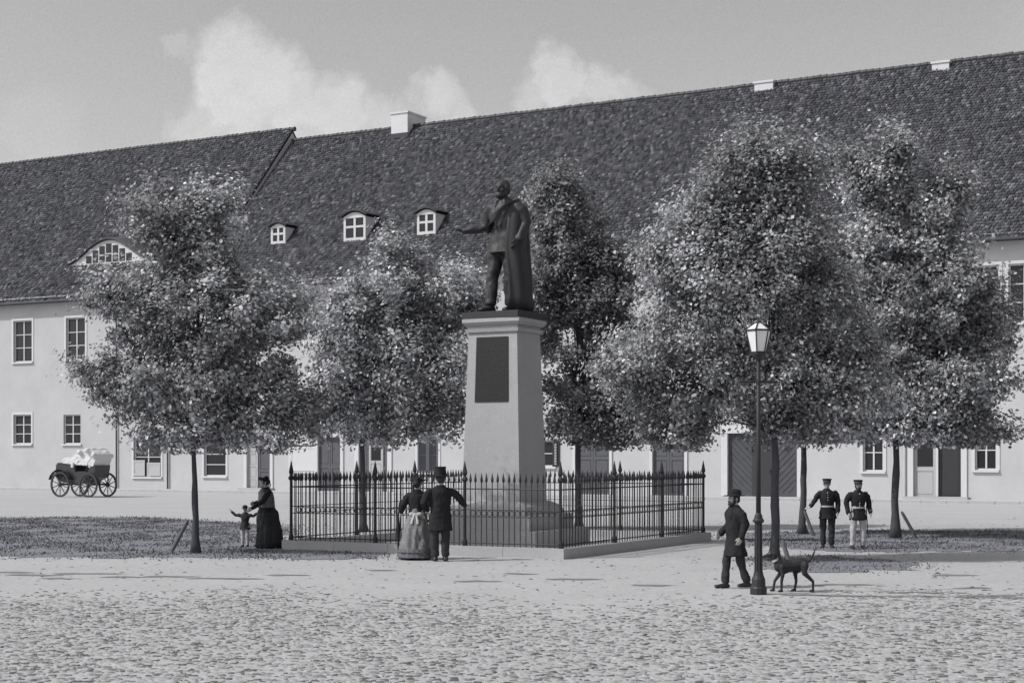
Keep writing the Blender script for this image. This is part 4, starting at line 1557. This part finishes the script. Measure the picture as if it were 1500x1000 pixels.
def cloak(root):
    """mantle hanging from the left shoulder to the ground behind"""
    c_ = MB()
    N_ = 26
    rows = [(1.47, .115, .10, .02, 0.0), (1.38, .235, .15, .03, .2), (1.15, .265, .18, .04, .5), (.85, .27, .2, .05, .8), (.5, .28, .22, .06, 1), (.2, .285, .235, .07, 1), (.0, .29, .24, .075, 1)]
    P, F = [], []
    for (z_, rx, ry, oy, f_) in rows:
        for j in range(N_):
            u = j / (N_ - 1)
            a_ = R(-58 - 10 * f_ + 7 * math.sin(z_ * 5)) + u * R(165 + 14 * (1 - f_))
            wv = 1 + .07 * f_ * (math.cos(u * 34 + z_ * 1.6) + .5 * math.cos(u * 61 + 2 - z_)) * .8
            P.append((rx * wv * math.cos(a_), oy + ry * wv * math.sin(a_), z_))
    base = len(P)
    P += [(x_ * .9, (y_ - .04) * .88 + .04, z_) for x_, y_, z_ in P]
    m_ = len(rows)
    for i in range(m_ - 1):
        for j in range(N_ - 1):
            q = i * N_ + j
            F.append((q, q + 1, q + N_ + 1, q + N_))
            F.append((base + q, base + q + N_, base + q + N_ + 1, base + q + 1))
        for j in (0, N_ - 1):
            q = i * N_ + j
            F.append((q, q + N_, base + q + N_, base + q))
    for j in range(N_ - 1):
        for i in (0, m_ - 1):
            q = i * N_ + j
            F.append((q, q + 1, base + q + 1, base + q))
    c_.add(P, F)
    c_.build('cloak', M[BZ], root, smooth=True)
    sd = MB()
    sd.tube([(.15, .05, 1.47), (.11, -.115, 1.40), (0, -.158, 1.27), (-.11, -.135, 1.14), (-.17, -.04, 1.07)], [(.03, .016), (.045, .016), (.055, .016), (.055, .016), (.045, .016)], 8, ref=(.6, 0, .8))
    sd.build('sash', M[BZ], root, smooth=True)
    for i in range(5):
        MB().ell((-.03, -.145, 1.38 - i * .07), (.014, .01, .014), 8).build('button', M[BZ], root)
    b_ = MB()
    b_.bb(-.36, .36, -.32, .34, -.092, -.001)
    b_.build('base_plate', M[BZ], root)


person('dark bronze statue of a cloaked man holding one arm out, on the pedestal', st_loc, FRZ + R(-2), 3.28, name='bronze_statue', cat='statue', skin=BZ, hair=BZ,
       legs={-1: [(-.095, 0, .92), (-.12, -.05, .5), (-.13, -.09, .09)], 1: [(.085, 0, .92), (.08, -.02, .5), (.07, .03, .09)]},
       arms={-1: [(-.195, 0, 1.42), (-.26, .02, 1.14), (-.455, -.10, 1.10)], 1: [(.195, 0, 1.42), (.255, .03, 1.16), (.22, -.06, .95)]},
       hands={-1: dict(d=(-.95, -.2, .12), n=(0, 0, 1), s=(.3, -.9, 0), open=.7)},
       coat=dict(m=BZ, hem=.78, flare=1.12, lapel=True), trousers=BZ, boots=BZ, extra=cloak, headc=(-.02, -.02, 1.625), arm_r=1.08, beard=True, girth=1.17)


# ------------------------------------------------------------------ dog
def dog(px, py):
    loc_ = gp(px, py)
    root = thing('dog', 'lean dark dog trotting left behind the man, tail raised, beside the lamp post', 'dog', loc_, R(4))
    root.scale = (1.08, 1.3, 1.12)
    b_ = MB()       # faces local -x
    b_.tube([(.21, 0, .40), (.14, 0, .405), (0, 0, .375), (-.12, 0, .365), (-.19, 0, .385)], [(.055, .07), (.065, .085), (.065, .085), (.08, .12), (.07, .1)], 12, ref=(0, 1, 0), round_=True)
    b_.tube([(-.18, 0, .42), (-.24, 0, .47), (-.285, 0, .525)], [.07, .055, .048], 10, round_=True)
    b_.ell((-.305, 0, .545), (.06, .048, .05))
    b_.tube([(-.33, 0, .54), (-.375, 0, .522), (-.42, 0, .512)], [.036, .028, .02], 8, round_=True)
    for s_ in (-1, 1):
        b_.tube([(-.285, s_ * .04, .58), (-.27, s_ * .062, .55), (-.275, s_ * .064, .50)], [(.022, .008), (.026, .008), (.016, .006)], 8, round_=True)
    for s_, sw_ in ((-1, .0), (1, -.07)):      # fore legs: elbow, wrist, paw
        f = sw_
        b_.tube([(-.16, s_ * .06, .36), (-.145, s_ * .06, .27), (-.165 + f, s_ * .06, .15), (-.165 + f * 1.3, s_ * .06, .03)], [.045, .034, .022, .018], 8, round_=True)
        b_.tube([(-.16 + f * 1.3, s_ * .06, .018), (-.205 + f * 1.3, s_ * .06, .016)], [.02, .017], 8, round_=True)
    for s_, f in ((-1, .10), (1, -.12)):       # hind legs: hip, knee forward, hock back, paw
        b_.tube([(.19, s_ * .05, .38), (.135 + f * .5, s_ * .06, .27), (.215 + f, s_ * .06, .15), (.205 + f * 1.1, s_ * .06, .03)], [.066, .042, .023, .018], 8, round_=True)
        b_.tube([(.21 + f * 1.1, s_ * .06, .018), (.16 + f * 1.1, s_ * .06, .016)], [.02, .017], 8, round_=True)
    b_.tube([(.24, 0, .42), (.29, 0, .46), (.34, 0, .54), (.37, 0, .63)], [.026, .02, .015, .009], 8, round_=True)
    remesh('body', b_, M['fur'], root, .0075, 2)
    MB().tube([(-.235, 0, .452), (-.25, 0, .478)], [.062, .058], 14, ref=(0, 1, 0)).build('collar', M['pale'], root)
    for s_ in (-1, 1):
        MB().ell((-.345, s_ * .034, .562), (.008, .006, .008), 8).build('eye', M['brass'], root)
    MB().ell((-.437, 0, .515), (.01, .013, .01), 8).build('nose', M['eye'], root)
    return root


dog(1159, 866)

# ------------------------------------------------------------------ lamp post
ll = gp(1111, 870)
lamp = thing('street_lamp', 'cast iron gas lamp post with a glazed lantern, beside the man with the dog', 'street lamp', ll, R(10))
lk = ll.y / FPX
MB().lathe([(.0, -.02), (.135, -.02), (.135, .10), (.115, .13), (.11, .24), (.085, .3), (.072, .36)], 12).build('base', iron, lamp, smooth=False)
sh = MB()
for i in range(8):
    a_ = 2 * math.pi * i / 8
    sh.tube([(.05 * math.cos(a_), .05 * math.sin(a_), .34), (.043 * math.cos(a_), .043 * math.sin(a_), 1.14)], .02, 6)
sh.tube([(0, 0, .3), (0, 0, 1.15)], .045, 10)
sh.build('fluted_shaft', iron, lamp)
MB().lathe([(.05, 1.13), (.085, 1.15), (.095, 1.18), (.07, 1.21), (.06, 1.26), (.04, 1.3)], 12).build('collar', iron, lamp)
ztop = CAM_H + (HZN - 524) * lk
MB().tube([(0, 0, 1.2), (0, 0, 2.3), (0, 0, ztop)], [.042, .037, .032], 10).build('post', iron, lamp, smooth=True)
zb = CAM_H + (HZN - 559) * lk
lb = MB()
lb.tube([(-.30, 0, zb), (.30, 0, zb)], .023, 8, round_=True)
lb.ell((-.30, 0, zb), (.026, .026, .026), 8)
lb.ell((.30, 0, zb), (.026, .026, .026), 8)
lb.build('ladder_bar', iron, lamp)
MB().lathe([(.027, zb - .05), (.045, zb - .03), (.045, zb + .03), (.027, zb + .05)], 10).build('collar', iron, lamp)
z0_, z1_, z2_ = CAM_H + (HZN - 517) * lk, CAM_H + (HZN - 484) * lk, CAM_H + (HZN - 473) * lk
lt = MB()
r0, r1 = .125, .205
NS = 6
lt.lathe([(.03, ztop - .04), (.075, z0_ - .05), (r0 + .01, z0_ - .03), (r0 + .015, z0_)], NS)
for i in range(NS):
    a_, b_ = 2 * math.pi * i / NS, 2 * math.pi * (i + 1) / NS
    pa = lambda r, q, z_: (r * math.cos(q), r * math.sin(q), z_)
    lt.tube([pa(r0, a_, z0_), pa(r1, a_, z1_)], .011, 6)
    lt.tube([pa(r1, a_, z1_), pa(r1, b_, z1_)], .017, 6)
    lt.tube([pa(r0, a_, z0_ + .01), pa(r0, b_, z0_ + .01)], .014, 6)
    lt.tube([pa(r1 + .012, a_, z1_ + .01), pa(.05, a_, z2_ + .005)], .011, 6)
lt.lathe([(.06, z2_ - .015), (.055, z2_ + .01), (.03, z2_ + .035), (.012, z2_ + .05), (.02, z2_ + .065), (.004, z2_ + .1)], 8)
lant = lt.build('lantern', iron, lamp)
for i in range(NS):
    a_, b_ = 2 * math.pi * i / NS, 2 * math.pi * (i + 1) / NS
    for (ra, za, rb, zb_) in ((r0 - .004, z0_ + .02, r1 - .004, z1_ - .012), (r1 - .004, z1_ + .014, .055, z2_ - .002)):
        P = [pa(ra, a_, za), pa(ra, b_, za), pa(rb, b_, zb_), pa(rb, a_, zb_)]
        P += [(x_ * .965, y_ * .965, z_) for x_, y_, z_ in P]
        MB().add(P, [(0, 1, 2, 3), (7, 6, 5, 4), (0, 4, 5, 1), (1, 5, 6, 2), (2, 6, 7, 3), (3, 7, 4, 0)]).build('pane', M['lamp_glass'], lant)
MB().tube([(0, 0, z0_), (0, 0, z0_ + .2)], [.016, .022], 8).build('burner', iron, lant)


# ------------------------------------------------------------------ carriage
def wheel(root, loc_, Rw, n_sp=10):
    w = MB()
    N_ = 28
    P, F = [], []
    for (r_, y_) in ((Rw, -.035), (Rw, .035), (Rw - .085, .035), (Rw - .085, -.035)):
        for i in range(N_):
            a_ = 2 * math.pi * i / N_
            P.append((r_ * math.cos(a_), y_, r_ * math.sin(a_)))
    for q in range(4):
        for i in range(N_):
            j = (i + 1) % N_
            q2 = (q + 1) % 4
            F.append((q * N_ + i, q * N_ + j, q2 * N_ + j, q2 * N_ + i))
    w.add(P, F)
    wo_ = w.build('wheel', M['coach'], root, loc_)
    MB().tube([(0, -.11, 0), (0, -.06, 0), (0, .06, 0), (0, .11, 0)], [.05, .085, .085, .05], 12).build('hub', M['wheelwood'], wo_)
    sm = MB().tube([(0, 0, .06), (0, 0, Rw - .07)], [.026, .02], 6).mesh('spoke', M['wheelwood'])
    for i in range(n_sp):
        o = link('spoke', sm, wo_)
        o.rotation_euler = (0, 2 * math.pi * i / n_sp, 0)


cb = gp(112, 728)
car = thing('carriage', 'open horse carriage with a pale folded hood standing by the left house', 'carriage', cb, FRZ + R(3))
Rw = .60
car.scale = (1.08, 1.08, 1.14)
for x_ in (-1.05, .75):
    for y_ in (0, 1.45):
        wheel(car, (x_, y_, Rw if x_ < 0 else Rw * .96), Rw if x_ < 0 else Rw * .96)
    MB().tube([(x_, 0, Rw), (x_, 1.45, Rw)], .045, 8).build('axle', M['iron'], car)
bd_ = MB()
bd_.prism([(-1.5, 1.0), (-1.1, .72), (-.5, .62), (.25, .62), (.55, .8), (.95, .95), (1.05, 1.5), (.8, 1.5), (.55, 1.22), (-.15, 1.22), (-.45, 1.52), (-1.45, 1.55)], .16, 1.29)
bd_.build('body', M['coach'], car)
MB().bb(-1.42, -.5, .2, 1.25, 1.3, 1.62).build('seat', M['leather'], car)
hd_ = MB()
hd_.prism([(-1.0, 1.58), (.95, 1.46), (1.12, 1.75), (1.02, 2.1), (.7, 2.26), (.25, 2.22), (-.2, 2.02), (-.7, 1.9), (-1.05, 1.75)], .12, 1.33)
hd_.tube([(.15, .06, 2.12), (.15, 1.39, 2.12)], .13, 10, round_=True)
hd_.tube([(.62, .05, 2.2), (.62, 1.4, 2.2)], .13, 10, round_=True)
hd_.tube([(1.02, .06, 1.95), (1.02, 1.39, 1.95)], .13, 10, round_=True)
ho_ = remesh('folded_hood', hd_, M['canvas'], car, .03, 2, fold=(.035, 3.2, 1.2))
for y_ in (.13, 1.32):
    MB().tube([(-1.1, y_, .62), (-1.3, y_, .9), (-1.05, y_, 1.02), (-.8, y_, .9)], .03, 8).build('spring', M['iron'], car)
    MB().tube([(.75, y_, .6), (.95, y_, .85), (.75, y_, .98), (.5, y_, .85)], .03, 8).build('spring', M['iron'], car)
    fd = []
    for i in range(9):
        a_ = math.pi * (.1 + .8 * i / 8)
        fd.append((-1.05 + .72 * math.cos(a_), y_ - .1 if y_ < .7 else y_ + .1, Rw + .72 * math.sin(a_)))
    MB().tube(fd, [(.12, .015)] * 9, 8, ref=(0, 1, 0)).build('mudguard', M['coach'], car)
    MB().tube([(.5, y_, 1.2), (.62, y_, 1.62), (.85, y_, 1.9)], .025, 6).build('hood_iron', M['iron'], car)
    MB().tube([(-.2, y_, 1.2), (-.12, y_, 1.55), (.05, y_, 1.72)], .025, 6).build('hood_iron', M['iron'], car)
lm_ = MB()
lm_.box((-.3, .06, 1.5), (.12, .12, .2), None, 1.15)
lm_.tube([(-.3, .06, 1.6), (-.3, .06, 1.68)], [.08, .02], 8)
lm_.build('carriage_lamp', M['brass'], car)
